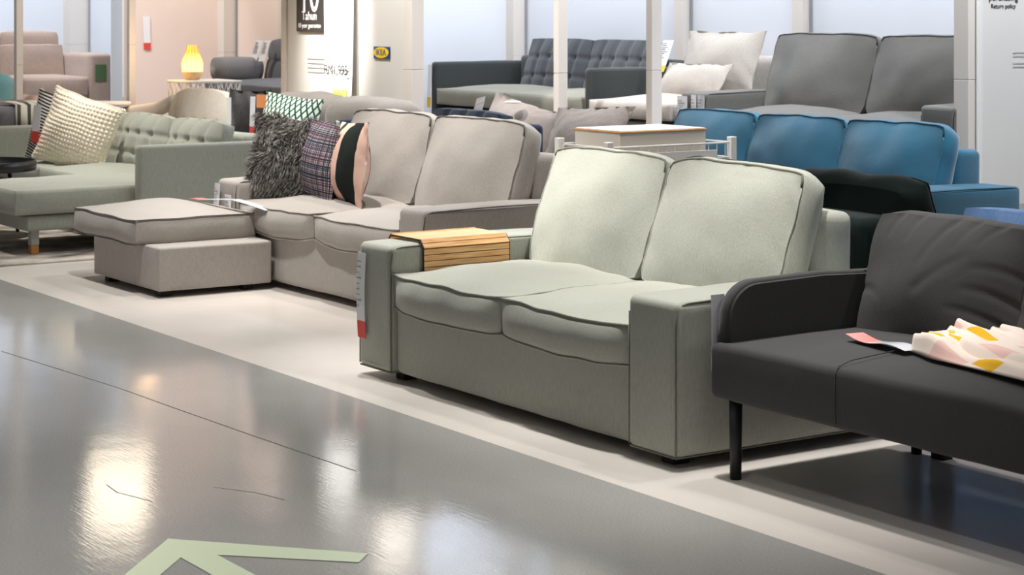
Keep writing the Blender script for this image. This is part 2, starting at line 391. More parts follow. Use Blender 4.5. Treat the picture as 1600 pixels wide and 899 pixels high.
post(2, -9.05, 7.05, .055, .075, joint=1.0)       # in front of the beige sofa
post(3, -6.99, 7.43, .10, .06, joint=1.0)
post(4, -10.56, 6.33, .10, .09, joint=.98)
post(5, -12.24, 6.33, .07, .09, joint=.98)
post(6, -13.42, 5.66, .05, .05, joint=1.1)
post(7, -13.93, 5.0, .055, .05, joint=.95)
post(8, -12.55, 8.44, .10, .12); post(9, -10.55, 8.46, .10, .06); post(10, -9.35, 8.46, .10, .06)
post(11, -14.96, 7.16, .12, .12); post(12, -19.2, 7.5, .2, .2)
post(13, -13.95, 7.19, .16, .06)
# thin dark joints of the wall boards
def seam(n, x, y, w=.012, d=.012):
    b = bmesh.new(); box(b, x-w/2, x+w/2, y-d/2, y+d/2, 0, 3); struct('trim_%d' % n, b, inkg)
seam(14, -12.49, 8.49); seam(15, -10.49, 8.49); seam(16, -9.29, 8.49); seam(17, -14.89, 7.21); seam(18, -19.08, 7.59)
b = bmesh.new(); box(b, -6.928, -6.915, 7.44, 7.475, 0, 3.0, .003, 1); struct('trim_19', b, white)

# ------------------------------------------------------------------ box-armed sofa family
def feet(root, pts, m=dkplastic, r=.03, h=.035):
    for (x, y) in pts:
        b = bmesh.new(); box(b, x-r, x+r, y-r, y+r, 0, h, .004, 2); link('foot', b, m, root, False)
def box_sofa(label, loc, W, D=.93, aw=.235, m=green, pm=green_p, la=True, ra=True, ns=2, nb=2, ah=.49, fh=.69, ch=.83, sh=.40,
             group=None, seed=1, backs=None, seats=None, tilt=16, name='sofa', zb=.03, hi=22, bt=.2, back_y=.50, fm=None, wr=.006, arm_rad=.022, bw_gap=.0):
    root = thing(name, label, 'sofa', loc, 0, group)
    x0, x1 = -W/2, W/2
    ix0 = x0+(aw if la else .02); ix1 = x1-(aw if ra else .02)
    # base
    b = arm_bm(ix0-.005, ix1+.005, .025, D-.05, zb, .285, .02, .004, seed); link('base', b, m, root)
    # back frame between the arms, leaning a little
    b = arm_bm(ix0, ix1, D-.19, D-.005, .2, fh, .035, .005, seed+3)
    for v in b.verts: v.co.y += .02*(v.co.z-.5)
    link('back_frame', b, m, root)
    for s, on in ((-1, la), (1, ra)):
        if not on: continue
        a0, a1 = (x0, x0+aw) if s < 0 else (x1-aw, x1)
        b = arm_bm(a0, a1, 0, D, zb, ah, arm_rad, .002, seed+s+5, slope=.0)
        for v in b.verts:
            v.co.z += .008*math.sin((v.co.y)/D*math.pi)*(1 if v.co.z > ah-.08 else 0)
        o = link('arm', b, m, root)
        b = bmesh.new(); e = .004
        # piping: along the outer top edge and down the front corners
        k = arm_rad*.35
        zz = lambda y: ah-arm_rad*.29+.008*math.sin(y/D*math.pi)+.0005
        xo = a1-arm_rad*.29+.001
        pts = [(xo, D-.03-(D-.08)*q/16, zz(D-.03-(D-.08)*q/16)) for q in range(17)]
        pts += [(xo, .028, zz(0)-.004), (xo, .012, zz(0)-.018), (xo, arm_rad*.29-.002, ah-.07), (xo, arm_rad*.29-.002, .3), (xo+.002, arm_rad*.29-.003, zb+.01)]
        tube(b, pts, .0032, False, 6)
        xi = a0+arm_rad*.29-.001; tube(b, [(xi, arm_rad*.29-.002, ah-.05), (xi, arm_rad*.29-.002, .3), (xi, arm_rad*.29-.003, zb+.01)], .003, False, 6)
        tube(b, [(a0+k, .005, zb+.003), (a1-k, .005, zb+.003), (a1-k, D-.02, zb+.003)], .0035, False, 6)
        link('piping', b, pm if fm is None else fm, o)
    feet(root, [(x0+.2, .09), (x1-.09, .07), (x0+.09, D-.1), (x1-.09, D-.1)])
    # seat cushions
    seats = seats or [ix0+(ix1-ix0)*i/ns for i in range(ns+1)]
    for i in range(len(seats)-1):
        a, c = seats[i]+.004, seats[i+1]-.004
        F = cushion_fn(c-a+.012, .66, .20, .60, 1.0, 2.2, .03, .02, wr*1.5, seed+i*7, bot=.45, lip=.02)
        cushion('seat_cushion', F, T((a+c)/2, .012+.33, sh-.062, R(1.0)), m, root, m, .0035, hi)
    backs = backs or [ix0+(ix1-ix0)*i/nb for i in range(nb+1)]
    for i in range(len(backs)-1):
        a, c = backs[i]+.004, backs[i+1]-.004
        H = ch-sh+.03
        F = cushion_fn(c-a, H, bt*1.12, .56, 1.0, 2.0, .07, .022, wr*1.5, seed+i*11+2, bot=.3, streak=wr*.7, rnd=.03)
        zc = sh-.02+H/2*math.cos(R(tilt)); yc = back_y+H/2*math.sin(R(tilt))+bt*.38
        M = T((a+c)/2, yc, zc, R(90-tilt))
        o = cushion('back_cushion', F, M, m, root, None, .0045, hi+4)
        ring = [M @ p for p in rim(F, 1, 18, .001)]
        bb = bmesh.new(); tube(bb, ring[34:56], .0042, False, 6); link('piping', bb, pm if fm is None else fm, o)  # top rim piping, darkened to paint in the shadowed groove
        bb = bmesh.new(); tube(bb, ring[55:]+ring[:35], .0030, False, 6); link('side_seam', bb, m, o)
    return root
# sage green two-seater in front
gs = box_sofa('sage green fabric two-seat sofa with a slatted wooden tray on its left arm', (-5.475, 3.61, 0), 1.89, D=.94, hi=30, seed=3, back_y=.565, tilt=19, bt=.2, ch=.825)
# grey-beige sofa with the stool
gy = box_sofa('warm grey fabric sofa carrying a shaggy, a tweed and a striped pillow', (-8.19, 4.35, 0), 2.03, D=.9, aw=.21, m=greige, pm=greige_p, seed=9, hi=26, back_y=.53, tilt=17)
# blue sofa
bl = box_sofa('teal blue fabric three-seat sofa behind the dark green one', (-7.44, 6.14, 0), 2.28, D=.93, m=blue, pm=blue_p, ah=.53, la=False, ns=3, nb=3, seed=15, ch=.80, back_y=.55, tilt=17)
# dark green
dg = box_sofa('very dark green velvet sofa turned back-to-back with the sage green sofa', (-5.53, 5.58, 0), 1.74, D=.92, aw=.2, m=dkgreen, pm=dkgreen_p, seed=22, ah=.49, fh=.65, ch=.745, sh=.4, bt=.2, back_y=.5, tilt=10, arm_rad=.03)
dg.rotation_euler = (0, 0, math.pi)
# dark grey on the platform
ds = box_sofa('dark grey fabric sofa on the raised platform behind the blue sofa', (-8.12, 7.38, PH), 2.2, D=.95, m=dkgrey, pm=dkgrey_p, seed=31, ah=.5, ch=.84, back_y=.42)

# ------------------------------------------------------------------ footstool
ft = thing('footstool', 'warm grey upholstered storage footstool with a thick loose cushion', 'footstool', (-8.98, 3.745, 0))
b = arm_bm(-.40, .40, .01, .60, .03, .235, .012, .003, 2, slope=0); link('base', b, greige, ft)
F = cushion_fn(.80, .64, .225, .53, 1.0, 1.8, .04, .012, .006, 44, bot=.2)
cushion('cushion', F, T(-.175, .285, .292, 0, 0, 0), greige, ft, greige_p, .0025, 28)
feet(ft, [(-.30, .07), (.32, .07), (-.3, .5), (.32, .5)])

# ------------------------------------------------------------------ charcoal bench sofa
def bench_sofa():
    root = thing('bench_sofa', 'charcoal fabric small sofa on black round legs with a pink blanket', 'sofa', (-4.44, 3.66, 0))
    W = 1.36
    F = cushion_fn(W, .62, .20, .80, 1.0, 2.6, .01, .006, .003, 5, bot=.2)
    # local: origin at left front
    bm = arm_bm(0, W, 0, .72, .225, .385, .022, .003, 8, 20)
    for v in bm.verts:
        if v.co.z > .3: v.co.z += .03*math.sin(min(1, max(0, (v.co.x)/W))*math.pi)**.7*math.sin(min(1, max(0, v.co.y/.75))*math.pi*.9+.1)
    s = link('seat', bm, char, root)
    bm = bmesh.new(); tube(bm, [(.53, .0, .24), (.53, -.001, .37), (.53, .012, .392), (.53, .06, .405), (.53, .3, .42), (.53, .5, .415)], .0016, False, 5); link('seam', bm, char, s)
    # arms: upright slabs with rounded front corner
    for sx in (0, W-.055):
        bm = bmesh.new(); prof = []
        y0, y1, z0, z1 = .03, .70, .30, .565; r = .115
        prof += [(y0, z0), (y0-.004, z1-r-.03)]
        for k in range(1, 9):
            a = math.pi-k*math.pi/2/8*1.0; prof.append((y0+r+r*math.cos(a), z1-r*.9-.005+r*.9*math.sin(a)))
        prof += [(.4, z1+.0), (y1, z1-.012), (y1, z0)]
        for X, in ((sx,), (sx+.055,)):
            pass
        A = [bm.verts.new((sx, y, z)) for y, z in prof]; B = [bm.verts.new((sx+.055, y, z)) for y, z in prof]
        bm.faces.new(A[::-1]); bm.faces.new(B); n = len(prof)
        for k in range(n): bm.faces.new((A[k], A[(k+1) % n], B[(k+1) % n], B[k]))
        bmesh.ops.recalc_face_normals(bm, faces=bm.faces[:])
        bmesh.ops.bevel(bm, geom=[e for e in bm.edges if abs(e.verts[0].co.x-e.verts[1].co.x) < 1e-6], offset=.010, segments=3, affect='EDGES')
        ao = link('arm', bm, char, root)
        for f_ in ao.data.polygons: f_.use_smooth = f_.area < .02
        ao.data.update()
    bm = arm_bm(.05, W-.05, .66, .76, .28, .62, .03, .003, 8); link('back_frame', bm, char, root)
    for i, (a, c) in enumerate(((.075, .685), (.69, 1.30))):
        F = cushion_fn(c-a, .40, .20, .5, 1.0, 2.2, .10, .02, .008, 60+i*3, bot=.6)
        F1 = F
        folds = [((.30, -.10), (.06, -.06), .010), ((.31, -.03), (.10, .00), .011), ((.31, .05), (.12, .06), .008), ((.30, -.15), (.12, -.13), .007),
                 ((.02, .20), (-.07, .04), .010), ((.10, .20), (.05, .10), .008), ((-.12, .20), (-.15, .11), .008), ((-.20, .20), (-.23, .12), .007),
                 ((.20, .20), (.13, .12), .008), ((-.30, -.04), (-.20, -.07), .006), ((-.05, -.02), (.12, .10), .004)]
        def F(x, y, z, F1=F1):
            P = F1(x, y, z)
            if z > .9:
                dz = 0
                for (ax_, ay_), (bx_, by_), dp in folds:
                    vx, vy = bx_-ax_, by_-ay_; L2 = vx*vx+vy*vy; px, py = P.x-ax_, P.y-ay_
                    t_ = max(0, min(1, (px*vx+py*vy)/L2)); d_ = math.hypot(px-t_*vx, py-t_*vy-.012*math.sin(t_*3.1))
                    f_ = (1-t_)**.7; dz = max(dz, dp*f_*math.exp(-(d_/.013)**2)); dz -= .35*dp*f_*math.exp(-((d_-.032)/.018)**2)*.5
                P.z -= dz
            return P
        cushion('back_cushion', F, T((a+c)/2, .60, .535, R(74)), char, root, None, n=84)
    for (x, y) in ((.085, .03), (W-.085, .03), (.14, .70), (W-.12, .70)):
        bm = bmesh.new(); cyl(bm, x, y, 0, .235, .0165, .0195); link('leg', bm, blackleg, root)
    bm = bmesh.new(); box(bm, .20, .26, .69, .74, .02, .26, .004); box(bm, .205, .255, .695, .735, 0, .02); link('support_leg', bm, blackleg, root)
bench_sofa()

# ------------------------------------------------------------------ tufted backs: generic
def tuft_grid(w, h, nx, ny, ox=0, oy=0):
    return [(-w/2+w*(i+.5)/nx+ox, -h/2+h*(j+.5)/ny+oy) for i in range(nx) for j in range(ny)]
def tufted(name, w, h, t, M, m, parent, nx, ny, dep=.035, seed=0, n=40, line=.02, edge=.6, corner=.06, k=.10):
    """quilted cushion: buttons joined by pulled seams"""
    F0 = cushion_fn(w, h, t, edge, 1.0, 3.0, corner, .012, .003, seed, bot=.4)
    def F(x, y, z):
        P = F0(x, y, z)
        if z > .99:
            u = (P.x/w+.5)*nx; v = (P.y/h+.5)*ny
            fu = abs((u+.5) % 1-.5); fv = abs((v+.5) % 1-.5)     # 0 on a seam line
            on_u = 1 if .5 < u < nx-.5 else 0; on_v = 1 if .5 < v < ny-.5 else 0
            lu = on_u*math.exp(-(fu/k)**2); lv = on_v*math.exp(-(fv/k)**2)
            P.z -= line*max(lu, lv*.55)+dep*(lu*lv)**2
        return P
    return cushion(name, F, M, m, parent, None, n=n)

# light grey-green chaise sofa at the left
lg = thing('chaise_sofa', 'pale grey-green tufted chaise sofa on wood-tipped legs at far left', 'sofa', (-10.32, 4.40, 0))
b = arm_bm(-.075, 0, 0, .85, .15, .59, .022, .003, 3); link('arm', b, mint, lg)
b = arm_bm(-2.43, -2.35, 0, .85, .15, .585, .022, .003, 3); link('arm', b, mint, lg)
b = arm_bm(-2.36, -.07, .68, .85, .15, .62, .03, .004, 3); link('back_frame', b, mint, lg)
b = arm_bm(-2.36, -.07, .0, .7, .15, .24, .02, .004, 3); link('base', b, mint, lg)
b = arm_bm(-.83, -.09, -.62, .02, .14, .225, .016, .003, 5); link('chaise_base', b, mint, lg)
for (x, y) in ((-.14, -.56), (-.78, -.56), (-.14, .75), (-2.3, .05), (-2.3, .75)):
    b = bmesh.new(); box(b, x-.024, x+.024, y-.024, y+.024, .06, .17, .003, 1); l = link('leg', b, mint, lg, False)
    b = bmesh.new(); box(b, x-.022, x+.022, y-.022, y+.022, .011, .06, .003, 1); link('wood_tip', b, wood, l, False)
F = cushion_fn(.80, 1.2, .19, .7, 1.0, 2.2, .02, .012, .005, 71, bot=.3, tufts=[(-.2, -.35), (0, -.35), (.2, -.35), (-.2, -.1), (0, -.1), (.2, -.1)], tdep=.018)
cushion('chaise_cushion', F, T(-.47, -.09, .30), mint, lg, None, n=36)
for a, c, s in ((-2.35, -1.6, 4), (-1.6, -.88, 5)):
    F = cushion_fn(c-a, .66, .17, .66, 1.0, 2.4, .03, .012, .005, s, bot=.3); cushion('seat_cushion', F, T((a+c)/2, .34, .31), mint, lg, None)
for i, (a, c) in enumerate(((-2.3, -1.56), (-1.56, -.83), (-.83, -.09))):
    tufted('back_cushion', c-a-.01, .38, .19, T((a+c)/2, .56, .505, R(76)), mint, lg, 4, 3, .060, 80+i, 56, .020, .40, .10, .16)

# ------------------------------------------------------------------ rear row on platforms
# charcoal tufted sofa
cs = thing('tufted_sofa', 'charcoal sofa with button-quilted back and olive grey seat cushions on platform', 'sofa', (-11.13, 7.4, PH))
for x0 in (-.98, .90):
    b = arm_bm(x0, x0+.075, 0, .85, .12, .62, .025, .003, 3); link('arm', b, anthra_d, cs)
b = arm_bm(-.9, .9, .72, .86, .12, .66, .03, .003, 3); link('back_frame', b, anthra_d, cs)
b = arm_bm(-.9, .9, .02, .74, .12, .29, .02, .003, 3); link('base', b, anthra_d, cs)
for x in (-.9, .9):
    for y in (.06, .8):
        b = bmesh.new(); cyl(b, x, y, 0, .13, .02); link('leg', b, blackleg, cs)
for a, c in ((-.895, -.0), (.0, .895)):
    F = cushion_fn(c-a-.01, .72, .18, .62, 1.0, 2.4, .03, .014, .003, a*3, bot=.3); cushion('seat_cushion', F, T((a+c)/2, .35, .375), olive, cs, None)
for i, (a, c) in enumerate(((-.62, .14), (.14, .88))):
    tufted('back_cushion', c-a-.01, .42, .16, T((a+c)/2, .62, .575, R(72)), anthra, cs, 5, 3, .035, 90+i, 44, .018, .6, .06, .12)
# beige chaise with loose pillows
bs = thing('lounge_sofa', 'sand beige low sofa beside the charcoal tufted sofa on the platform', 'sofa', (-9.65, 7.35, PH))
b = arm_bm(-.45, .38, .05, .9, .03, .30, .03, .004, 3); link('base', b, sand, bs)
F = cushion_fn(.84, .92, .20, .5, 1.0, 2.0, .05, .02, .004, 7, bot=.4); cushion('seat_cushion', F, T(-.03, .44, .375), sand, bs, None)
b = arm_bm(-.35, .38, .86, 1.04, .03, .70, .05, .004, 3); link('back_frame', b, sand, bs)
def pillow(name, label, w, h, t, M, m, wr=.012, streak=.015, seed=1, cat='pillow', n=30, corner=-.10, group=None, edge=.04, parent=None):
    F = cushion_fn(w, h, t, edge, 1.0, 2.2, corner, .0, wr, seed, bot=1.0, streak=streak)
    bm = cushion_bm(F, n); o = link(name, bm, m, parent)
    o.matrix_world = M
    if parent is None: tag(o, label, cat, group)
    return o
pillow('throw_pillow', 'large sand beige back pillow with a yellow-edged tag on beige sofa', .66, .44, .22, T(-9.60, 8.0, .80+.20, R(72), 0, R(4)), sand, seed=3)
pillow('throw_pillow', 'small sand beige pillow lying before the large back pillow', .60, .30, .18, T(-9.60, 7.76, .80+.09, R(55), 0, R(0)), sand, seed=5)

# taupe sofa with rolled back
tp = thing('rolled_back_sofa', 'taupe sofa with a soft rolled backrest in front of the sign wall', 'sofa', (-10.8, 5.35, 0))
b = arm_bm(-.66, .93, .0, .75, .08, .40, .03, .004, 3); link('seat', b, taupe, tp)
for i, (a, c) in enumerate(((-.66, .12), (.12, .95))):
    bm = bmesh.new(); b2 = arm_bm(a, c, .38, .66, .38, .83, .10, .012, 12+i, 12)
    for v in b2.verts: v.co.z -= .03*(abs(v.co.x-(a+c)/2)/(.5*(c-a)))**4*(1 if v.co.z > .6 else 0)
    link('backrest', b2, taupe, tp)
b = arm_bm(.70, .97, .0, .45, .08, .56, .08, .004, 3); link('arm', b, taupe, tp)
feet(tp, [(-.56, .08), (.88, .08), (-.56, .66), (.88, .66)], h=.085)
# navy tufted sofa
nv = thing('navy_sofa', 'navy blue velvet sofa with a channelled back, mostly hidden behind grey sofa', 'sofa', (-9.25, 5.32, 0))
b = arm_bm(-.50, .60, 0, .68, .08, .42, .03, .003, 3); link('seat', b, navy, nv)
b = arm_bm(-.52, -.42, 0, .7, .08, .735, .03, .003, 3); link('arm', b, navy, nv)
b = arm_bm(-.42, .58, .60, .70, .08, .74, .03, .003, 3); link('back_frame', b, navy, nv)
tufted('back_cushion', .68, .36, .16, T(.12, .5, .615, R(80)), navy, nv, 4, 1, .0, 3, 36, .02)
feet(nv, [(-.4, .08), (.5, .08), (-.4, .62), (.5, .62)], h=.085)
# grey-taupe sofa with two slumped pillows
g2 = thing('low_grey_sofa', 'light taupe low sofa with two slumped pillows behind the grey sofa', 'sofa', (-9.4, 6.12, 0))
b = arm_bm(-.72, .78, 0, .8, .06, .42, .04, .004, 3); link('seat', b, sand, g2)
b = arm_bm(-.72, .78, .68, .86, .06, .62, .04, .004, 3); link('back_frame', b, sand, g2)
b = arm_bm(.70, .84, 0, .8, .06, .60, .04, .004, 3); link('arm', b, sand, g2)
feet(g2, [(-.6, .08), (.7, .08), (-.6, .75), (.7, .75)], h=.065)
pillow('throw_pillow', 'taupe pillow slumped at left, a white paper folded over its corner', .74, .46, .20, T(-9.72, 6.55, .575, R(68), R(8), R(2)), taupe2, seed=8)
pillow('throw_pillow', 'taupe pillow with pointed corners to the right of the paper-topped one', .74, .46, .20, T(-9.02, 6.52, .58, R(68), R(-3), R(-2)), taupe2, seed=12)

# brown-beige sofa far left
bw = thing('headrest_sofa', 'brown-beige sofa with raised headrest cushions in the far left bay', 'sofa', (-16.0, 6.57, PH), R(90))
b = arm_bm(-.20, 0, .0, .92, .04, .62, .035, .004, 3); link('arm', b, brown, bw)
b = arm_bm(-1.5, -.2, .04, .8, .04, .24, .03, .004, 3); link('base', b, brown, bw)
b = arm_bm(-1.5, -.2, .74, .94, .04, .60, .04, .004, 3); link('back_frame', b, brown, bw)
for a, c in ((-.79, -.21), (-1.37, -.79)):
    F = cushion_fn(c-a-.01, .74, .2, .85, 1.0, 3, .03, .014, .003, a, bot=.3); cushion('seat_cushion', F, T((a+c)/2, .36, .335), brown, bw, None)
    F = cushion_fn(c-a-.01, .30, .2, .85, 1.0, 3, .03, .014, .003, a, bot=.3); cushion('back_cushion', F, T((a+c)/2, .66, .53, R(84)), brown, bw, None)
    F = cushion_fn(c-a-.06, .16, .16, .8, 1.0, 3, .12, .02, .003, a+1, bot=.8); cushion('headrest', F, T((a+c)/2+.0, .70, .715, R(84)), brown, bw, None)
feet(bw, [(-.1, .08), (-1.4, .08), (-.1, .85), (-1.4, .85)], h=.045)
# slate sofa in the pink bay
s2 = thing('slate_sofa', 'slate grey chaise sofa with bolster arm and tagged headrest in pink bay', 'sofa', (-13.0, 6.42, PH))
b = arm_bm(-.74, .74, 0, .77, .05, .30, .03, .003, 3); link('base', b, slate, s2)
F = cushion_fn(1.48, .76, .20, .6, 1.0, 2.4, .03, .014, .004, 7, bot=.4); cushion('seat_cushion', F, T(0, .34, .385), slate, s2, None)
bm = bmesh.new(); tube(bm, [(-.70, .04, .535), (-.70, .1, .54), (-.70, .25, .54), (-.70, .40, .53)], .095, False, 16); link('arm', bm, ashg, s2)
b = arm_bm(-.74, .74, .60, .75, .3, .60, .04, .003, 3); link('back_frame', b, slate, s2)
F = cushion_fn(.64, .22, .18, .6, 1.0, 2.6, .1, .014, .004, 8, bot=.4); cushion('back_cushion', F, T(-.36, .50, .50, R(80)), slate, s2, None)
F = cushion_fn(.62, .18, .16, .6, 1.0, 2.6, .3, .014, .004, 9, bot=.4); cushion('headrest', F, T(-.36, .52, .675, R(80)), slate, s2, None)
feet(s2, [(-.65, .08), (.65, .08), (-.65, .7), (.65, .7)], h=.055)
# beige tufted armchair
ba = thing('tufted_armchair', 'beige button-tufted wing sofa behind the pale grey-green chaise sofa', 'armchair', (-12.25, 5.30, 0))
b = arm_bm(-.75, .60, 0, .5, .12, .42, .03, .003, 3); link('seat', b, beige, ba)
tufted('backrest', .96, .46, .15, T(.12, .33, .585, R(82)), beige, ba, 6, 2, .075, 3, 56, .006, .6, .35, .14)
bm = bmesh.new()
P = [(-.36, .34, .72), (-.55, .30, .66), (-.80, .24, .63), (-.98, .16, .60)]
tube(bm, P, .05, False, 12); b2 = arm_bm(-1.0, -.35, .1, .34, .3, .62, .04, .003, 4); merge(bm, b2); link('arm', bm, beige, ba)
for (x, y) in ((-.65, .05), (.38, .05), (-.65, .42), (.38, .42)):
    bm = bmesh.new(); cyl(bm, x, y, 0, .14, .014, .02); link('leg', bm, wood, ba)
# dark grey ottoman-end at left edge with throw
og = thing('grey_daybed', 'ash grey upholstered daybed end behind the chaise sofa at left edge', 'sofa', (-13.45, 4.72, 0))
b = arm_bm(-.6, .6, -.25, .35, .08, .70, .05, .004, 3, 16); link('body', b, ashg, og)
feet(og, [(-.5, -.18), (.5, -.18), (-.5, .28), (.5, .28)], h=.085)
# teal armchair far left
tc = thing('teal_armchair', 'teal rounded armchair at the left edge, partly behind a white post', 'armchair', (-15.40, 4.80, 0))
b = arm_bm(-.2, .32, 0, .6, .1, .42, .05, .004, 3); link('seat', b, teal, tc)
b = arm_bm(-.2, .28, .42, .62, .3, .85, .09, .004, 3, 12); link('backrest', b, teal, tc)
feet(tc, [(-.1, .08), (.26, .08), (-.1, .52), (.26, .52)], h=.11)
# light blue sofa at right edge
lb = thing('light_blue_sofa', 'light blue channelled sofa showing over the charcoal sofa at right edge', 'sofa', (-4.62, 4.60, 0))
b = arm_bm(0, 1.3, 0, .45, .1, .42, .03, .004, 3); link('seat', b, ltblue, lb)
tufted('backrest', 1.3, .34, .20, T(.66, .32, .525, R(84)), ltblue, lb, 9, 1, .0, 3, 60, .02, .55)
feet(lb, [(.08, .06), (1.2, .06), (.08, .38), (1.2, .38)], h=.11)

# ------------------------------------------------------------------ rug
def rug_mat():
    m = mat('distressed_rug', sr(180, 172, 160), .95, 0, .1); p = m.node_tree.nodes['Principled BSDF']
    tc_ = nd(m, 'ShaderNodeTexCoord'); n1 = nd(m, 'ShaderNodeTexNoise'); n1.inputs['Scale'].default_value = 4.5; n1.inputs['Detail'].default_value = 6; n1.inputs['Roughness'].default_value = .65
    mp = nd(m, 'ShaderNodeMapping'); mp.inputs['Scale'].default_value = (1, .5, 1); lk(m, tc_.outputs['Object'], mp.inputs[0]); lk(m, mp.outputs[0], n1.inputs[0])
    cr = nd(m, 'ShaderNodeValToRGB'); el = cr.color_ramp.elements; el[0].position = .36; el[0].color = sr(88, 84, 80); el[1].position = .6; el[1].color = sr(196, 187, 176)
    lk(m, n1.outputs[0], cr.inputs[0]); lk(m, cr.outputs[0], p.inputs['Base Color'])
    n2 = nd(m, 'ShaderNodeTexNoise'); n2.inputs['Scale'].default_value = 90; lk(m, tc_.outputs['Object'], n2.inputs[0])
    bp = nd(m, 'ShaderNodeBump'); bp.inputs['Strength'].default_value = .6; bp.inputs['Distance'].default_value = .01; lk(m, n2.outputs[0], bp.inputs['Height']); lk(m, bp.outputs[0], p.inputs['Normal']); return m
b = bmesh.new(); box(b, -13.1, -10.10, 3.50, 5.27, 0.0, .011, .004, 2)
rug = link('area_rug', b, rug_mat(), None, False); tag(rug, 'mottled grey and cream rug under the pale grey-green chaise sofa', 'rug')
# ------------------------------------------------------------------ black tray table
t = thing('tray_table', 'round black tray table standing before the pale grey-green sofa', 'side table', (-11.47, 3.92, .011))
bm = bmesh.new(); lathe(bm, 0, 0, [(.27, .385), (.285, .388), (.29, .395), (.29, .445), (.284, .447), (.281, .442), (.28, .402), (0.01, .40)], 40); link('tray', bm, black, t)
for k in range(3):
    a = k*2*math.pi/3-.15
    bm = bmesh.new(); cyl(bm, .24*math.cos(a), .24*math.sin(a), 0, .39, .011, .013, 12, (.17*math.cos(a), .17*math.sin(a))); link('leg', bm, darkwood, t)
# white round table
t = thing('side_table', 'white round pedestal side table behind the cream knobbly pillow', 'side table', (-13.22, 5.36, 0))
bm = bmesh.new(); lathe(bm, 0, 0, [(.19, .675), (.20, .68), (.20, .695), (.195, .70), (.01, .70)], 36); link('table_top', bm, white, t)
bm = bmesh.new(); cyl(bm, 0, 0, .02, .68, .02); link('pole', bm, white, t)
bm = bmesh.new(); lathe(bm, 0, 0, [(.15, 0), (.15, .012), (.02, .025)], 30); link('base', bm, white, t)

# ------------------------------------------------------------------ lamp and wire table
lt = thing('wire_table', 'small white table with a crossed wire basket under the glowing lamp', 'side table', (-12.91, 6.0, PH))
bm = bmesh.new(); box(bm, -.20, .20, -.2, .2, .475, .492, .004, 1); link('table_top', bm, white, lt, False)
bm = bmesh.new()
for s in range(4):
    for k in range(6):
        u0 = -.19+k*.076; 
        for du in (-.09, .09):
            q0, q1 = u0, max(-.19, min(.19, u0+du))
            f = lambda q, z: {0: (q, -.19, z), 1: (q, .19, z), 2: (-.19, q, z), 3: (.19, q, z)}[s]
            tube(bm, [f(q0, .475), f(q1, .25)], .0035, False, 5); tube(bm, [f(q1, .25), f(q0, .02)], .0035, False, 5)
link('wire_basket', bm, white, lt)
lm = thing('table_lamp', 'glowing amber paper and bamboo table lamp on the white wire table', 'lamp', (-12.96, 5.93, PH+.493))
glow = mat('lamp_paper', sr(255, 196, 96), .7); p = glow.node_tree.nodes['Principled BSDF']
tcn = nd(glow, 'ShaderNodeTexCoord'); sp = nd(glow, 'ShaderNodeVectorMath', operation='LENGTH'); mpn = nd(glow, 'ShaderNodeMapping'); mpn.inputs['Location'].default_value = (0, 0, -.085*1.0)
lk(glow, tcn.outputs['Object'], mpn.inputs[0]); lk(glow, mpn.outputs[0], sp.inputs[0])
cr = nd(glow, 'ShaderNodeValToRGB'); cr.color_ramp.elements[0].position = .078; cr.color_ramp.elements[0].color = (1, .74, .30, 1); cr.color_ramp.elements[1].position = .12; cr.color_ramp.elements[1].color = (.85, .26, .03, 1)
lk(glow, sp.outputs['Value'], cr.inputs[0]); lk(glow, cr.outputs[0], p.inputs['Emission Color']); p.inputs['Emission Strength'].default_value = 1.6
bm = bmesh.new(); lathe(bm, 0, 0, [(.062, .05), (.075, .06), (.077, .12), (.068, .15), (.045, .20), (.037, .235), (.036, .245), (.03, .246)], 12); link('lamp_shade', bm, glow, lm, False)
bm = bmesh.new(); lathe(bm, 0, 0, [(.045, 0), (.052, .006), (.07, .035), (.0765, .055), (.07, .06)], 24); link('base', bm, fabric('woven_bamboo', sr(214, 182, 140), wr=0), lm)
bm = bmesh.new()
for k in range(12):
    a = k*math.pi/6; tube(bm, [(.078*math.cos(a), .078*math.sin(a), .055), (.079*math.cos(a), .079*math.sin(a), .12), (.069*math.cos(a), .069*math.sin(a), .15), (.046*math.cos(a), .046*math.sin(a), .20), (.038*math.cos(a), .038*math.sin(a), .245)], .0012, False, 4)
link('bamboo_ribs', bm, wood, lm)
pl = bpy.data.lights.new('bulb', 'POINT'); pl.energy = 4; pl.color = (1, .6, .25); pl.shadow_soft_size = .09
po = bpy.data.objects.new('bulb', pl); C.objects.link(po); po.location = (-12.96, 5.6, 1.05)

# ------------------------------------------------------------------ rack with box
rk = thing('wire_rack', 'white wire display rack carrying a shallow wood-topped box', 'rack', (-7.30, 5.64, 0))
hw, hd, ht = .19, .36, .745
for x in (-hw, hw):
    for y in (-hd, hd):
        bm = bmesh.new(); box(bm, x-.017, x+.017, y-.017, y+.017, .0, ht+.012, .002, 1); link('post', bm, white, rk, False)
bm = bmesh.new()
for z in (.73, .66, .35, .08):
    tube(bm, [(-hw, -hd, z), (hw, -hd, z), (hw, hd, z), (-hw, hd, z)], .005, True, 6)
for z in (.645, .09):
    for k in range(15): tube(bm, [(-hw, -hd+.05*k+.01, z), (hw, -hd+.05*k+.01, z)], .0028, False, 5)
for k in range(14):
    tube(bm, [(hw, -hd+.05*k+.03, .66), (hw, -hd+.05*k+.03, .73)], .0022, False, 5)
link('wire_frame', bm, white, rk)
bm = bmesh.new(); box(bm, hw+.006, hw+.010, -hd+.02, hd-.1, .46, .70, .001, 1); box(bm, -hw+.02, hw-.02, -hd-.010, -hd-.004, .46, .70, .001, 1); link('side_panel', bm, white, rk, False)
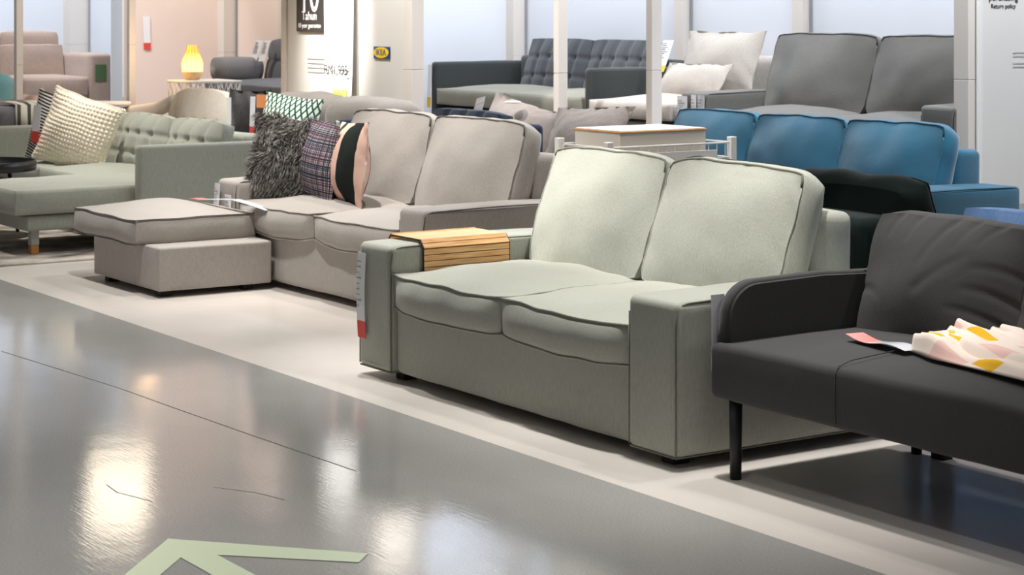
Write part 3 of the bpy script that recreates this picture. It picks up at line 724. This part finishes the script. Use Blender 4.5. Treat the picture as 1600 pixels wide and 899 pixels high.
bx = thing('display_box', 'shallow white box with a thin wooden lid on the wire rack', 'box', (-7.305, 5.61, .667))
bm = bmesh.new(); box(bm, -.175, .175, -.25, .25, 0, .125, .002, 1); link('body', bm, paint('box_cream', sr(226, 218, 206)), bx, False)
bm = bmesh.new(); box(bm, -.178, .178, -.253, .253, .1255, .1335, .002, 1); link('lid', bm, bamboo, bx, False)
bm = bmesh.new(); box(bm, -.172, .172, -.247, .247, .134, .1365, .001, 1); link('cover_sheet', bm, paper, bx, False)
rt = thing('rack_sign', 'small white printed card fixed to the side of the wire rack', 'sign', (-7.095, 5.50, .655))
bm = bmesh.new(); box(bm, 0, .004, -.20, .1, -.07, .03, .001, 1); link('card', bm, paper, rt, False)
bm = bmesh.new()
for yy, ww in ((-.16, .03), (-.10, .02), (-.02, .05), (.06, .02)): box(bm, .0045, .0055, yy, yy+ww, -.005, .006)
link('print', bm, ink, rt, False)

# ------------------------------------------------------------------ tray on the arm
ty = thing('arm_tray', 'folding bamboo slat tray draped over the left arm of green sofa', 'tray', (-6.42, 3.745, .5))
prof = []  # (x, z) path across the arm, slats lie along y
aw = .235; top = .006; r = .03
path = [(-.012, -.16), (-.012, -.02), (.008, top), (aw-.012, top), (aw+.010, -.018), (aw+.012, -.105)]
def along(path, s):
    for (a, c) in zip(path, path[1:]):
        L = math.dist(a, c)
        if s <= L: return (a[0]+(c[0]-a[0])*s/L, a[1]+(c[1]-a[1])*s/L), math.atan2(c[1]-a[1], c[0]-a[0])
        s -= L
    return path[-1], math.atan2(path[-1][1]-path[-2][1], path[-1][0]-path[-2][0])
tot = sum(math.dist(a, c) for a, c in zip(path, path[1:])); pitch = .0225; s = pitch/2; k = 0
while s < tot:
    (x, z), an = along(path, s)
    bm = bmesh.new(); box(bm, -pitch/2+.0013, pitch/2-.0013, 0, .375, -.0028, .0028, .0008, 1)
    bm.transform(Matrix.Translation((x, 0, z)) @ Matrix.Rotation(-an, 4, 'Y')); link('slat', bm, bamboo, ty, False)
    s += pitch; k += 1
for yy in (-.0015, .3765):
    bm = bmesh.new(); tube(bm, [(x, yy, z-.001) for x, z in path], .003, False, 5); link('edge_band', bm, dkplastic, ty, False)

# ------------------------------------------------------------------ pillows on the grey sofa
def fur_pillow():
    root = thing('shaggy_pillow', 'shaggy dark grey long-haired pillow at left end of grey sofa', 'pillow', (-8.90, 4.56, .405)); root.rotation_euler = (R(-8), R(9), R(40))
    F = cushion_fn(.38, .40, .15, .2, 1.0, 2.2, -.05, 0, .01, 4)
    M = T(0, .0, .20, R(90))
    fm = fabric('grey_fur_base', sr(88, 84, 82), wr=0); cushion('pillow_body', F, M, fm, root, None, n=14)
    hair = mat('grey_hair', sr(122, 118, 114), .6, 0, .3); hp = hair.node_tree.nodes['Principled BSDF']
    t1 = nd(hair, 'ShaderNodeTexCoord'); n1 = nd(hair, 'ShaderNodeTexNoise'); n1.inputs['Scale'].default_value = 60; lk(hair, t1.outputs['Object'], n1.inputs[0])
    c1 = nd(hair, 'ShaderNodeValToRGB'); c1.color_ramp.elements[0].position = .35; c1.color_ramp.elements[0].color = sr(84, 80, 78); c1.color_ramp.elements[1].position = .65; c1.color_ramp.elements[1].color = sr(168, 163, 158)
    lk(hair, n1.outputs[0], c1.inputs[0]); lk(hair, c1.outputs[0], hp.inputs['Base Color'])
    bm = bmesh.new(); rnd = random.Random(5)
    for i in range(5200):
        x, y = rnd.uniform(-1, 1), rnd.uniform(-1, 1); z = 1 if rnd.random() < .8 else -1
        if rnd.random() < .25:
            if rnd.random() < .5: x = math.copysign(1, x)
            else: y = math.copysign(1, y)
        p = M @ F(x, y, z); n_ = (M.to_3x3() @ Vector((x*.9, y*.9, z*1.0))).normalized()
        q = p*9; g = Vector((noise.noise(q)*1.6, 0, noise.noise(q+Vector((5, 5, 5)))*1.3-.55))
        L = rnd.uniform(.03, .06); wd = rnd.uniform(.0012, .0026)
        d = (n_+g*.8+Vector((rnd.gauss(0, .3), rnd.gauss(0, .3), rnd.gauss(0, .3)))).normalized()
        side = d.cross(Vector((rnd.gauss(0, 1), rnd.gauss(0, 1), rnd.gauss(0, 1)))).normalized()*wd
        d2 = (d+g*.9+Vector((0, 0, -.5))).normalized()
        a = [bm.verts.new(p-side), bm.verts.new(p+side)]; m1 = p+d*L*.5
        c = [bm.verts.new(m1-side*.8), bm.verts.new(m1+side*.8)]; e = bm.verts.new(m1+d2*L*.55)
        bm.faces.new((a[0], a[1], c[1], c[0])); bm.faces.new((c[0], c[1], e))
    link('fur', bm, hair, root, False)
fur_pillow()
def tweed_mat():
    m = mat('tweed_check', sr(70, 72, 84), .9, 0, .1); p = m.node_tree.nodes['Principled BSDF']
    tc_ = nd(m, 'ShaderNodeTexCoord'); s = nd(m, 'ShaderNodeSeparateXYZ'); lk(m, tc_.outputs['Object'], s.inputs[0])
    def wv(axis, sc_, th):
        a = nd(m, 'ShaderNodeMath', operation='MULTIPLY'); a.inputs[1].default_value = sc_; lk(m, s.outputs[axis], a.inputs[0])
        n = nd(m, 'ShaderNodeTexNoise', noise_dimensions='1D'); n.inputs['Scale'].default_value = 1.0; n.inputs['Detail'].default_value = 0; lk(m, a.outputs[0], n.inputs['W'])
        g = nd(m, 'ShaderNodeMath', operation='GREATER_THAN'); g.inputs[1].default_value = th; lk(m, n.outputs[0], g.inputs[0]); return g.outputs[0]
    x1, y1, y2 = wv(0, 150, .53), wv(1, 120, .52), wv(1, 34, .52)
    ml = nd(m, 'ShaderNodeMath', operation='MULTIPLY'); lk(m, x1, ml.inputs[0]); lk(m, y1, ml.inputs[1])
    m1 = nd(m, 'ShaderNodeMix', data_type='RGBA'); m1.inputs[6].default_value = sr(58, 60, 72); m1.inputs[7].default_value = sr(205, 200, 204); lk(m, ml.outputs[0], m1.inputs[0])
    m2 = nd(m, 'ShaderNodeMath', operation='MULTIPLY'); lk(m, x1, m2.inputs[0]); lk(m, y2, m2.inputs[1])
    m3 = nd(m, 'ShaderNodeMix', data_type='RGBA'); lk(m, m1.outputs[2], m3.inputs[6]); m3.inputs[7].default_value = sr(196, 132, 138); 
    hf = nd(m, 'ShaderNodeMath', operation='MULTIPLY'); hf.inputs[1].default_value = .38; lk(m, m2.outputs[0], hf.inputs[0]); lk(m, hf.outputs[0], m3.inputs[0])
    lk(m, m3.outputs[2], p.inputs['Base Color']); return m
pillow('tweed_pillow', 'navy, white and pink tweed pillow between the shaggy and striped pillows', .40, .40, .15, T(-8.64, 4.64, .40+.195, R(84), R(3), R(-8)), tweed_mat(), .008, .008, 21)
sm, _ = stripes('stripe_cloth', [(0, sr(226, 222, 208)), (.12, sr(56, 66, 58)), (.22, sr(232, 214, 196)), (.32, sr(56, 66, 58)), (.41, sr(222, 184, 168)), (.60, sr(30, 36, 34)), (.88, sr(222, 184, 168))], 0, 1/.42)
pillow('striped_pillow', 'pink, cream and black vertically striped pillow on the grey sofa', .41, .41, .18, T(-8.42, 4.68, .40+.195, R(84), R(-2), R(-7)), sm, .010, .010, 23)
# cream knobbly pillow and striped one on the chaise sofa
def knob_pillow():
    F = cushion_fn(.50, .45, .19, .06, 1.0, 2.4, -.12, 0, .008, 31, knob=None)
    bm = bmesh.new(); n = 140
    vs = {}
    for z in (1, -1):
        for i in range(n+1):
            for j in range(n+1):
                x = -1+2*i/n; y = -1+2*j/n; P = F(x, y, z)
                e = min(1, (1-max(abs(x), abs(y)))*12)
                P.z += z*.012*(abs(math.sin(x*math.pi*10))**1.3*abs(math.sin(y*math.pi*8.5))**1.0)*e
                vs[z, i, j] = bm.verts.new(P)
        for i in range(n):
            for j in range(n):
                q = (vs[z, i, j], vs[z, i+1, j], vs[z, i+1, j+1], vs[z, i, j+1]); bm.faces.new(q if z > 0 else q[::-1])
    # fringe of knobs all round
    for s in range(4):
        for k in range(30):
            t_ = -1+2*(k+.5)/30; x, y = ((t_, -1), (1, t_), (t_, 1), (-1, t_))[s]
            P = F(x, y, 0); bb = bmesh.new(); bmesh.ops.create_icosphere(bb, subdivisions=1, radius=.010, matrix=Matrix.Translation(P)); merge(bm, bb)
    bmesh.ops.remove_doubles(bm, verts=bm.verts[:], dist=1e-5)
    o = link('knobbly_pillow', bm, fabric('cream_wool', sr(246, 236, 216), wr=0)); o.matrix_world = T(-11.90, 4.66, .37+.20, R(80), R(16), R(34))
    tag(o, 'cream knobbly-textured pillow on the pale grey-green chaise sofa', 'pillow')
knob_pillow()
s2m, _ = stripes('black_white_ribs', [(0, sr(225, 220, 210)), (.45, sr(40, 40, 42))], 1, 52)
pillow('ribbed_pillow', 'black and white finely ribbed pillow tucked behind the cream knobbly one', .44, .44, .14, T(-12.22, 4.60, .37+.21, R(82), R(10), R(10)), s2m, .006, 0, 33)
# pillows on the taupe sofa
def diamond_mat():
    m = mat('green_diamond_cloth', sr(230, 235, 230), .9, 0, .1); p = m.node_tree.nodes['Principled BSDF']
    tc_ = nd(m, 'ShaderNodeTexCoord'); s = nd(m, 'ShaderNodeSeparateXYZ'); lk(m, tc_.outputs['Object'], s.inputs[0])
    def tri(axis, k):
        a = nd(m, 'ShaderNodeMath', operation='MULTIPLY_ADD'); a.inputs[1].default_value = k; a.inputs[2].default_value = 20; lk(m, s.outputs[axis], a.inputs[0])
        f = nd(m, 'ShaderNodeMath', operation='PINGPONG'); f.inputs[1].default_value = .5; lk(m, a.outputs[0], f.inputs[0]); return f.outputs[0]
    ad = nd(m, 'ShaderNodeMath', operation='SUBTRACT'); lk(m, tri(0, 22), ad.inputs[0]); lk(m, tri(1, 14), ad.inputs[1])
    ab = nd(m, 'ShaderNodeMath', operation='ABSOLUTE'); lk(m, ad.outputs[0], ab.inputs[0])
    g = nd(m, 'ShaderNodeMath', operation='ADD'); lk(m, tri(0, 22), g.inputs[0]); lk(m, tri(1, 14), g.inputs[1])
    s5 = nd(m, 'ShaderNodeMath', operation='SUBTRACT'); s5.inputs[1].default_value = .5; lk(m, g.outputs[0], s5.inputs[0])
    a5 = nd(m, 'ShaderNodeMath', operation='ABSOLUTE'); lk(m, s5.outputs[0], a5.inputs[0])
    l = nd(m, 'ShaderNodeMath', operation='LESS_THAN'); l.inputs[1].default_value = .15; lk(m, a5.outputs[0], l.inputs[0])
    mx = nd(m, 'ShaderNodeMix', data_type='RGBA'); mx.inputs[6].default_value = sr(226, 232, 222); mx.inputs[7].default_value = sr(28, 84, 66)
    lk(m, l.outputs[0], mx.inputs[0]); lk(m, mx.outputs[2], p.inputs['Base Color']); return m
pillow('diamond_pillow', 'white pillow with green diamond lattice on the taupe sofa', .50, .42, .15, T(-10.66, 5.50, .41+.21, R(76), R(4), R(14)), diamond_mat(), .006, 0, 35)
pillow('black_pillow', 'wrinkled black pillow leaning beside the green diamond pillow', .30, .44, .14, T(-11.12, 5.46, .41+.22, R(80), R(0), R(30)), blackp, .012, .02, 36)

# ------------------------------------------------------------------ throw on the bench sofa
def throw():
    m = mat('pink_patch_throw', sr(240, 214, 202), .9, 0, .1); p = m.node_tree.nodes['Principled BSDF']
    tc_ = nd(m, 'ShaderNodeTexCoord'); mp = nd(m, 'ShaderNodeMapping'); mp.inputs['Rotation'].default_value = (0, 0, R(24)); mp.inputs['Location'].default_value = (.03, .02, 0); lk(m, tc_.outputs['UV'], mp.inputs[0])
    s = nd(m, 'ShaderNodeSeparateXYZ'); lk(m, mp.outputs[0], s.inputs[0])
    def band(axis, k, th, off):
        a = nd(m, 'ShaderNodeMath', operation='MULTIPLY_ADD'); a.inputs[1].default_value = k; a.inputs[2].default_value = off; lk(m, s.outputs[axis], a.inputs[0])
        f = nd(m, 'ShaderNodeMath', operation='FRACT'); lk(m, a.outputs[0], f.inputs[0]); l = nd(m, 'ShaderNodeMath', operation='LESS_THAN'); l.inputs[1].default_value = th; lk(m, f.outputs[0], l.inputs[0]); return l.outputs[0]
    def mulp(a, b_): 
        q = nd(m, 'ShaderNodeMath', operation='MULTIPLY'); lk(m, a, q.inputs[0]); lk(m, b_, q.inputs[1]); return q.outputs[0]
    y = mulp(band(0, 3.4, .32, .1), band(1, 6, .36, .2)); pk = mulp(band(0, 3.4, .45, .6), band(1, 6, .5, .7))
    m1 = nd(m, 'ShaderNodeMix', data_type='RGBA'); m1.inputs[6].default_value = sr(243, 228, 216); m1.inputs[7].default_value = sr(238, 200, 190); lk(m, pk, m1.inputs[0])
    m2 = nd(m, 'ShaderNodeMix', data_type='RGBA'); lk(m, m1.outputs[2], m2.inputs[6]); m2.inputs[7].default_value = sr(240, 186, 50); lk(m, y, m2.inputs[0])
    lk(m, m2.outputs[2], p.inputs['Base Color'])
    root = thing('folded_throw', 'pink throw blanket with yellow patches lying on the charcoal sofa', 'blanket', (-3.87, 3.87, .413))
    rnd = random.Random(2)
    # three crumpled layers, each a folded sheet; x to the right, y to the back
    for L, (xa, xb, ya, yb, z, ph_) in enumerate(((.0, .66, 0.0, .15, .006, 0), (.05, .68, .06, .24, .022, 2.1), (.09, .70, .17, .36, .018, 4.0))):
        bm = bmesh.new(); n, k = 60, 26; uvl = bm.loops.layers.uv.new('uv'); G = []
        for i in range(n+1):
            row = []
            for j in range(k+1):
                u, v = i/n, j/k
                x = xa+(xb-xa)*u; y = ya+(yb-ya)*v+(.10*u*u)*-.3-.04*u*(1-v)
                pin = min(1, u*4+.3)                      # gathered left end
                y = (y-(ya+yb)/2)*(.35+.65*pin)+(ya+yb)/2
                zz = z+.022*abs(math.sin(v*math.pi*1.3+ph_+u*1.5))*(.6+.4*math.sin(u*4+ph_))+.02*noise.noise(Vector((x*6, y*10, ph_)))
                zz += .025*math.exp(-u*9)*abs(math.sin(v*9+ph_))+.02*math.exp(-((u-.12)*8)**2)
                e = min(1, min(v, 1-v)*7); zz = .002+(zz-.002)*e+z*.3
                row.append((Vector((x, y, max(.001, zz))), (x*1.0+L*.37, y+v*.2+L*.21)))
            G.append(row)
        V = [[bm.verts.new(q[0]) for q in r_] for r_ in G]
        for i in range(n):
            for j in range(k):
                f = bm.faces.new((V[i][j], V[i+1][j], V[i+1][j+1], V[i][j+1]))
                for lp, (a, c) in zip(f.loops, ((i, j), (i+1, j), (i+1, j+1), (i, j+1))): lp[uvl].uv = G[a][c][1]
        solid(bm, geom=bm.faces[:], thickness=-.004)
        link('fold', bm, m, root)
throw()
# its label strip, lying on the seat
ls = thing('care_label', 'white label strip with a red end lying beside the pink throw', 'label', (-3.99, 3.915, .419), R(-12))
def flat_strip(x0, x1, m, nm, par, w0=.03):
    bm = bmesh.new(); n = 10; Ls = []
    for i in range(n+1):
        s_ = x0+(x1-x0)*i/n; z_ = .004+.006*math.sin(s_*26); Ls.append([bm.verts.new((s_, -w0+.25*(s_+.13)**2, z_)), bm.verts.new((s_, w0+.25*(s_+.13)**2, z_))])
    for p_, q_ in zip(Ls, Ls[1:]): bm.faces.new((p_[0], q_[0], q_[1], p_[1]))
    solid(bm, geom=bm.faces[:], thickness=.001); link(nm, bm, m, par, False)
flat_strip(-.15, -.05, pinkp, 'red_end', ls); flat_strip(-.05, .13, plastic, 'strip', ls)

# ------------------------------------------------------------------ tags
price_tag('long white price tag with red foot hanging on front of green sofa arm', -6.375, 3.598, .452, .058, .315, 0, redp, .2, bend=.006)
price_tag('clear tag edge-on hanging over the arm front of charcoal sofa', -4.447, 3.70, .52, .05, .22, R(90), None, 0, bend=.004, lines=False, body=plastic)
# strip on the footstool
fs = thing('care_label', 'long white label strip with red end lying across the footstool cushion', 'label', (-8.97, 4.235, .400), R(19))
def curve_strip(pts, w_, m, nm, par):
    bm = bmesh.new(); Ls = [[bm.verts.new((x, y-w_, z)), bm.verts.new((x, y+w_, z))] for x, y, z in pts]
    for p_, q_ in zip(Ls, Ls[1:]): bm.faces.new((p_[0], q_[0], q_[1], p_[1]))
    solid(bm, geom=bm.faces[:], thickness=.0012); link(nm, bm, m, par, False)
curve_strip([(-.17+.02*k, .0, .004+.002*math.sin(k)) for k in range(5)], .03, pinkp, 'red_end', fs)
curve_strip([(-.09+.055*k, 0.002*k, .004+.010*math.sin(k/9*math.pi)-.008*max(0, k-4)) for k in range(9)], .028, plastic, 'strip', fs)
price_tag('clear-sleeved tag hanging on the left arm end of grey sofa', -9.17, 4.335, .47, .06, .26, 0, None, 0, lean=-.02, body=plastic)
price_tag('red and white price card beside the sleeved tag on grey sofa arm', -9.05, 4.335, .42, .07, .14, 0, redp, .3)
price_tag('white tag with red foot hanging at the edge of the cream pillow', -12.05, 4.45, .75, .07, .24, R(20), redp, .3, lean=.0, dip=-.03, lines=False)
price_tag('grey strip tag with red end at the right of the beige tufted sofa', -11.11, 5.33, .81, .035, .22, R(20), redp, .24, lines=False)
price_tag('slim tag with red end on the green diamond pillow', -10.84, 5.36, .825, .04, .24, R(20), redp, .24, lines=False, dip=-.01)
price_tag('orange tag clipped to the top of the green diamond pillow', -10.75, 5.37, .84, .075, .08, R(20), None, 0, lines=False, body=orgp)
price_tag('green tag hanging on the arm of the brown-beige sofa', -15.985, 6.465, .885, .10, .14, R(90), None, 0, lines=False, body=mat('green_print', sr(82, 108, 70), .5))
price_tag('hanging tag with red end against the pink wall', -15.008, 6.46, 1.30, .06, .27, R(90), redp, .2, lines=False, dip=.01)
price_tag('small red-ended tag low on the white post of the pink bay', -13.47, 5.63, .72, .05, .14, R(30), redp, .25, lines=False)
price_tag('long white tag with yellow foot on left arm of charcoal tufted sofa', -12.09, 7.385, PH+.60, .05, .31, 0, yelp, .24, lines=False, dip=-.02)
price_tag('white sleeved price cards with red print at the left of dark grey sofa', -9.17, 7.355, PH+.48, .09, .25, 0, None, 0)
price_tag('red-printed sale card beside the white cards on dark grey sofa', -9.06, 7.352, PH+.49, .045, .28, 0, redp, .0, body=paper)
price_tag('second white price card to the right of the red-printed card', -8.99, 7.350, PH+.49, .06, .27, 0, None, 0)
price_tag('yellow-edged white tag draped on the large beige pillow', -9.86, 7.80, PH+.80, .07, .20, R(30), yelp, .2, lean=-.05, dip=-.05)
price_tag('pair of white tags with yellow end on the slate sofa headrest', -13.66, 6.81, PH+.76, .09, .16, R(10), None, 0, lean=-.04, dip=-.03)
price_tag('second white tag beside the first on the slate headrest', -13.52, 6.81, PH+.76, .08, .16, R(10), None, 0, lean=-.04, dip=-.03)
price_tag('yellow tag end at the bottom of the slate headrest tags', -13.80, 6.80, PH+.60, .07, .09, R(10), None, 0, lines=False, body=yelp)
# paper on the taupe pillow
bm = bmesh.new(); Ls = []
for k in range(9):
    s_ = k/8; Ls.append([bm.verts.new((-.02-.16*(1-s_)**1.2, 0, -.22+.24*s_)), bm.verts.new((.03-.13*(1-s_)**1.2, .03, -.215+.25*s_))])
for p_, q_ in zip(Ls, Ls[1:]): bm.faces.new((p_[0], q_[0], q_[1], p_[1]))
solid(bm, geom=bm.faces[:], thickness=.002)
pp = link('paper_sheet', bm, paper, None, False); pp.location = (-9.92, 6.40, .80); tag(pp, 'curled white paper strip standing against the left taupe pillow', 'paper')
bm = bmesh.new(); lathe(bm, 0, 0, [(.048, 0), (.05, .006), (.045, .010), (.01, .011)], 24); o = link('round_card', bm, paper); o.location = (-9.70, 6.50, .80); tag(o, 'small round white disc lying on top of the left taupe pillow', 'disc')

# zebra throw on the daybed and peach throw
zm, _ = stripes('zebra_throw', [(0, sr(222, 216, 200)), (.68, sr(84, 84, 76))], 0, 14)
nzt = zm.node_tree
def draped(name, label, cat, pts, w_, m, loc, rz=0):
    bm = bmesh.new(); n = len(pts); k = 24; G = []
    for i, (y, z) in enumerate(pts):
        G.append([bm.verts.new((-w_/2+w_*j/k, y+.006*math.sin(j*1.3+i)-.0, z+.006*math.sin(j*.9+i*.7))) for j in range(k+1)])
    for i in range(n-1):
        for j in range(k): bm.faces.new((G[i][j], G[i][j+1], G[i+1][j+1], G[i+1][j]))
    solid(bm, geom=bm.faces[:], thickness=-.008)
    o = link(name, bm, m); o.location = loc; o.rotation_euler = (0, 0, rz); tag(o, label, cat); return o
draped('zebra_throw', 'cream throw with dark zebra stripes draped over the ash grey daybed', 'blanket', [(-.03, -.17), (-.025, -.08), (-.02, .005), (.05, .014), (.2, .018), (.33, .016)], .42, zm, (-12.865, 4.80, .70), R(90))
draped('peach_throw', 'peach coloured throw heaped in front of the teal armchair', 'blanket', [(-.12, -.06), (-.06, .02), (.0, .06), (.08, .05), (.2, .02), (.3, -.03)], .62, peach, (-14.08, 5.2, .645))
st = thing('stool', 'teal padded stool under the peach throw at the left edge', 'stool', (-14.1, 5.2, 0))
b = arm_bm(-.30, .28, -.1, .3, .1, .64, .05, .003, 3); link('body', b, teal, st); feet(st, [(-.25, -.05), (.25, -.05), (-.25, .22), (.25, .22)], h=.105)

# ------------------------------------------------------------------ signs
blk = mat('sign_black', sr(58, 54, 52), .5); wh = mat('sign_white', sr(250, 250, 250), .5)
sg = thing('guarantee_sign', 'dark grey wall sign with a big white 10 and the word Tahun', 'sign', (-11.85, 6.295, 1.205))
bm = bmesh.new(); box(bm, -.19, .19, -.012, 0, 0, .75, .001, 1); link('panel', bm, blk, sg, False)
text('numeral', '10', .36, .0, -.0135, .245, 0, wh, sg, .8); text('word', 'Tahun', .085, 0, -.0135, .105, 0, wh, sg); text('small_text', '10 year guarantee', .045, 0, -.0135, .04, 0, wh, sg)
bn = thing('price_banner', 'tall white paper price banner hanging brightly lit on the sign wall', 'banner', (-11.40, 6.24, .62))
bm = bmesh.new(); Ls = []
for k in range(25):
    z_ = 2.0*k/24; cu_ = .03*math.exp(-z_*3); wl = .19+(.09*max(0, .35-z_)/.35)
    Ls.append([bm.verts.new((-wl+.04*math.sin(z_*5)*math.exp(-z_*2), .02-cu_, z_)), bm.verts.new((0, .016-cu_, z_)), bm.verts.new((.205, .02-cu_, z_))])
for p_, q_ in zip(Ls, Ls[1:]):
    for i in range(2): bm.faces.new((p_[i], p_[i+1], q_[i+1], q_[i]))
solid(bm, geom=bm.faces[:], thickness=.001); link('paper', bm, wh, bn, False)
text('product_name', 'KIVIK', .06, -.06, -.004, .70, 0, inkg, bn); text('price', 'RM1,995', .09, .02, -.012, .335, 0, ink, bn, 1.0)
bm = bmesh.new(); box(bm, -.03, .16, -.014, .006, .135, .21); link('logo_plate', bm, mat('faded_yellow', sr(248, 232, 140), .5), bn, False)
text('logo_text', 'IKEA', .06, .065, -.016, .172, 0, yelp, bn)
bl2 = mat('logo_blue', sr(18, 74, 134), .5); ye = mat('logo_yellow', sr(248, 205, 30), .5)
ik = thing('logo_sign', 'small blue and yellow store logo plate on the wall', 'sign', (-10.89, 6.295, 1.08))
bm = bmesh.new(); box(bm, -.10, .10, -.006, 0, -.038, .038, .001, 1); link('plate', bm, bl2, ik, False)
bm = bmesh.new(); bmesh.ops.create_cone(bm, cap_ends=True, segments=40, radius1=1, radius2=1, depth=.003); bm.transform(Matrix.Translation((0, -.0075, 0)) @ Matrix.Diagonal((.093, 1, .035, 1)) @ Matrix.Rotation(R(90), 4, 'X')); link('ellipse', bm, ye, ik, False)
text('letters', 'IKEA', .055, 0, -.0105, 0, 0, bl2, ik, 1.15)
fp = thing('wall_print', 'faint lines of small grey print on the sign wall', 'lettering', (-11.75, 6.297, 1.02))
bm = bmesh.new()
for k, w_ in enumerate((.30, .34, .31, .28)): box(bm, -.15, -.15+w_, -.0015, 0, -.03*k, -.03*k+.006)
link('print', bm, inkl, fp, False)
# right panel text (u = const wall, faces +x)
X = -6.9285
rp = thing('wall_lettering', 'dark Return policy lettering on the white wall at top right', 'lettering', (X, 7.64, 1.37))
text('line', 'Return policy', .032, .001, 0.0, 0, R(90), ink, rp, 1.05)
text('line', 'purchasing', .05, .001, .0, .045, R(90), ink, rp, 1.0)
fp = thing('wall_print', 'four tiny lines of grey print on the white wall at right', 'lettering', (X, 7.79, 1.13))
bm = bmesh.new()
for k, w_ in enumerate((.2, .22, .0, .19, .2)):
    if w_: box(bm, 0, .0015, -.08, -.08+w_, -.018*k, -.018*k+.006)
link('print', bm, inkl, fp, False)

# ------------------------------------------------------------------ aisle arrow
am = floor_mat('pale_green_vinyl', sr(206, 220, 190), .02, .3, .0)
bm = bmesh.new(); cy = 2.062
out = [(-4.664, cy+.005), (-4.262, cy+.362), (-4.206, cy+.304), (-4.458, cy+.045), (-3.55, cy+.045), (-3.55, cy-.040), (-4.487, cy-.040), (-4.206, cy-.30), (-4.262, cy-.36)]
# head drawn as two arms and a shaft meeting at the tip
f = bm.faces.new([bm.verts.new((x, y, .0012)) for x, y in [out[0], out[8], out[7], out[6]]][::1])
vs = [bm.verts.new((x, y, .0012)) for x, y in [out[0], out[6], out[5], out[4], out[3]]]; bm.faces.new(vs)
vs = [bm.verts.new((x, y, .0012)) for x, y in [out[0], out[3], out[2], out[1]]]; bm.faces.new(vs)
bmesh.ops.remove_doubles(bm, verts=bm.verts[:], dist=1e-5); bmesh.ops.recalc_face_normals(bm, faces=bm.faces[:])
solid(bm, geom=bm.faces[:], thickness=-.001)
ar = link('floor_arrow', bm, am, None, False); tag(ar, 'pale green arrow stuck flat on the polished grey aisle', 'floor arrow')

# hairline joint and scratches in the aisle floor
def hair(n, pts, w_=.0013):
    bm = bmesh.new(); L = []
    for (x, y) in pts: L.append([bm.verts.new((x, y-w_, .0006)), bm.verts.new((x+w_*.4, y+w_, .0006))])
    for p_, q_ in zip(L, L[1:]): bm.faces.new((p_[0], q_[0], q_[1], p_[1]))
    solid(bm, bm.faces[:], -.0006); o = link('trim_%d' % n, bm, mat('joint_grey_%d' % n, sr(122, 120, 116), .3), None, False); o['kind'] = 'structure'
hair(20, [(-7.60, 2.66), (-6.95, 2.72), (-6.62, 2.75), (-6.1, 2.772), (-5.55, 2.80), (-5.05, 2.83)])
hair(21, [(-5.30, 2.16), (-5.20, 2.15), (-5.05, 2.19)], .0009)
hair(22, [(-5.10, 2.40), (-4.98, 2.47), (-4.86, 2.50)], .0008)

# ------------------------------------------------------------------ hanging paper lamps above the bays (seen mirrored in the floor)
def pendant(x, y, z, r, h, e, label, col):
    g = mat('lit_paper', sr(255, 240, 215), .7); g.node_tree.nodes['Principled BSDF'].inputs['Emission Color'].default_value = col; g.node_tree.nodes['Principled BSDF'].inputs['Emission Strength'].default_value = e
    o = thing('pendant_lamp', label, 'lamp', (x, y, z))
    bm = bmesh.new(); lathe(bm, 0, 0, [(r*.92, 0), (r, .01), (r, h-.01), (r*.92, h)], 32); link('lamp_shade', bm, g, o)
    bm = bmesh.new(); tube(bm, [(0, 0, h), (0, 0, 3.4-z)], .004, False, 6); link('cord', bm, blackleg, o)
pendant(-12.22, 5.06, 1.60, .2, .48, 3.4, 'wide drum paper pendant lamp over the chaise sofa', (1, .86, .66, 1))
pendant(-10.36, 6.09, 1.74, .11, .24, 2.2, 'small drum paper pendant lamp in front of the sign wall', (1, .95, .88, 1))
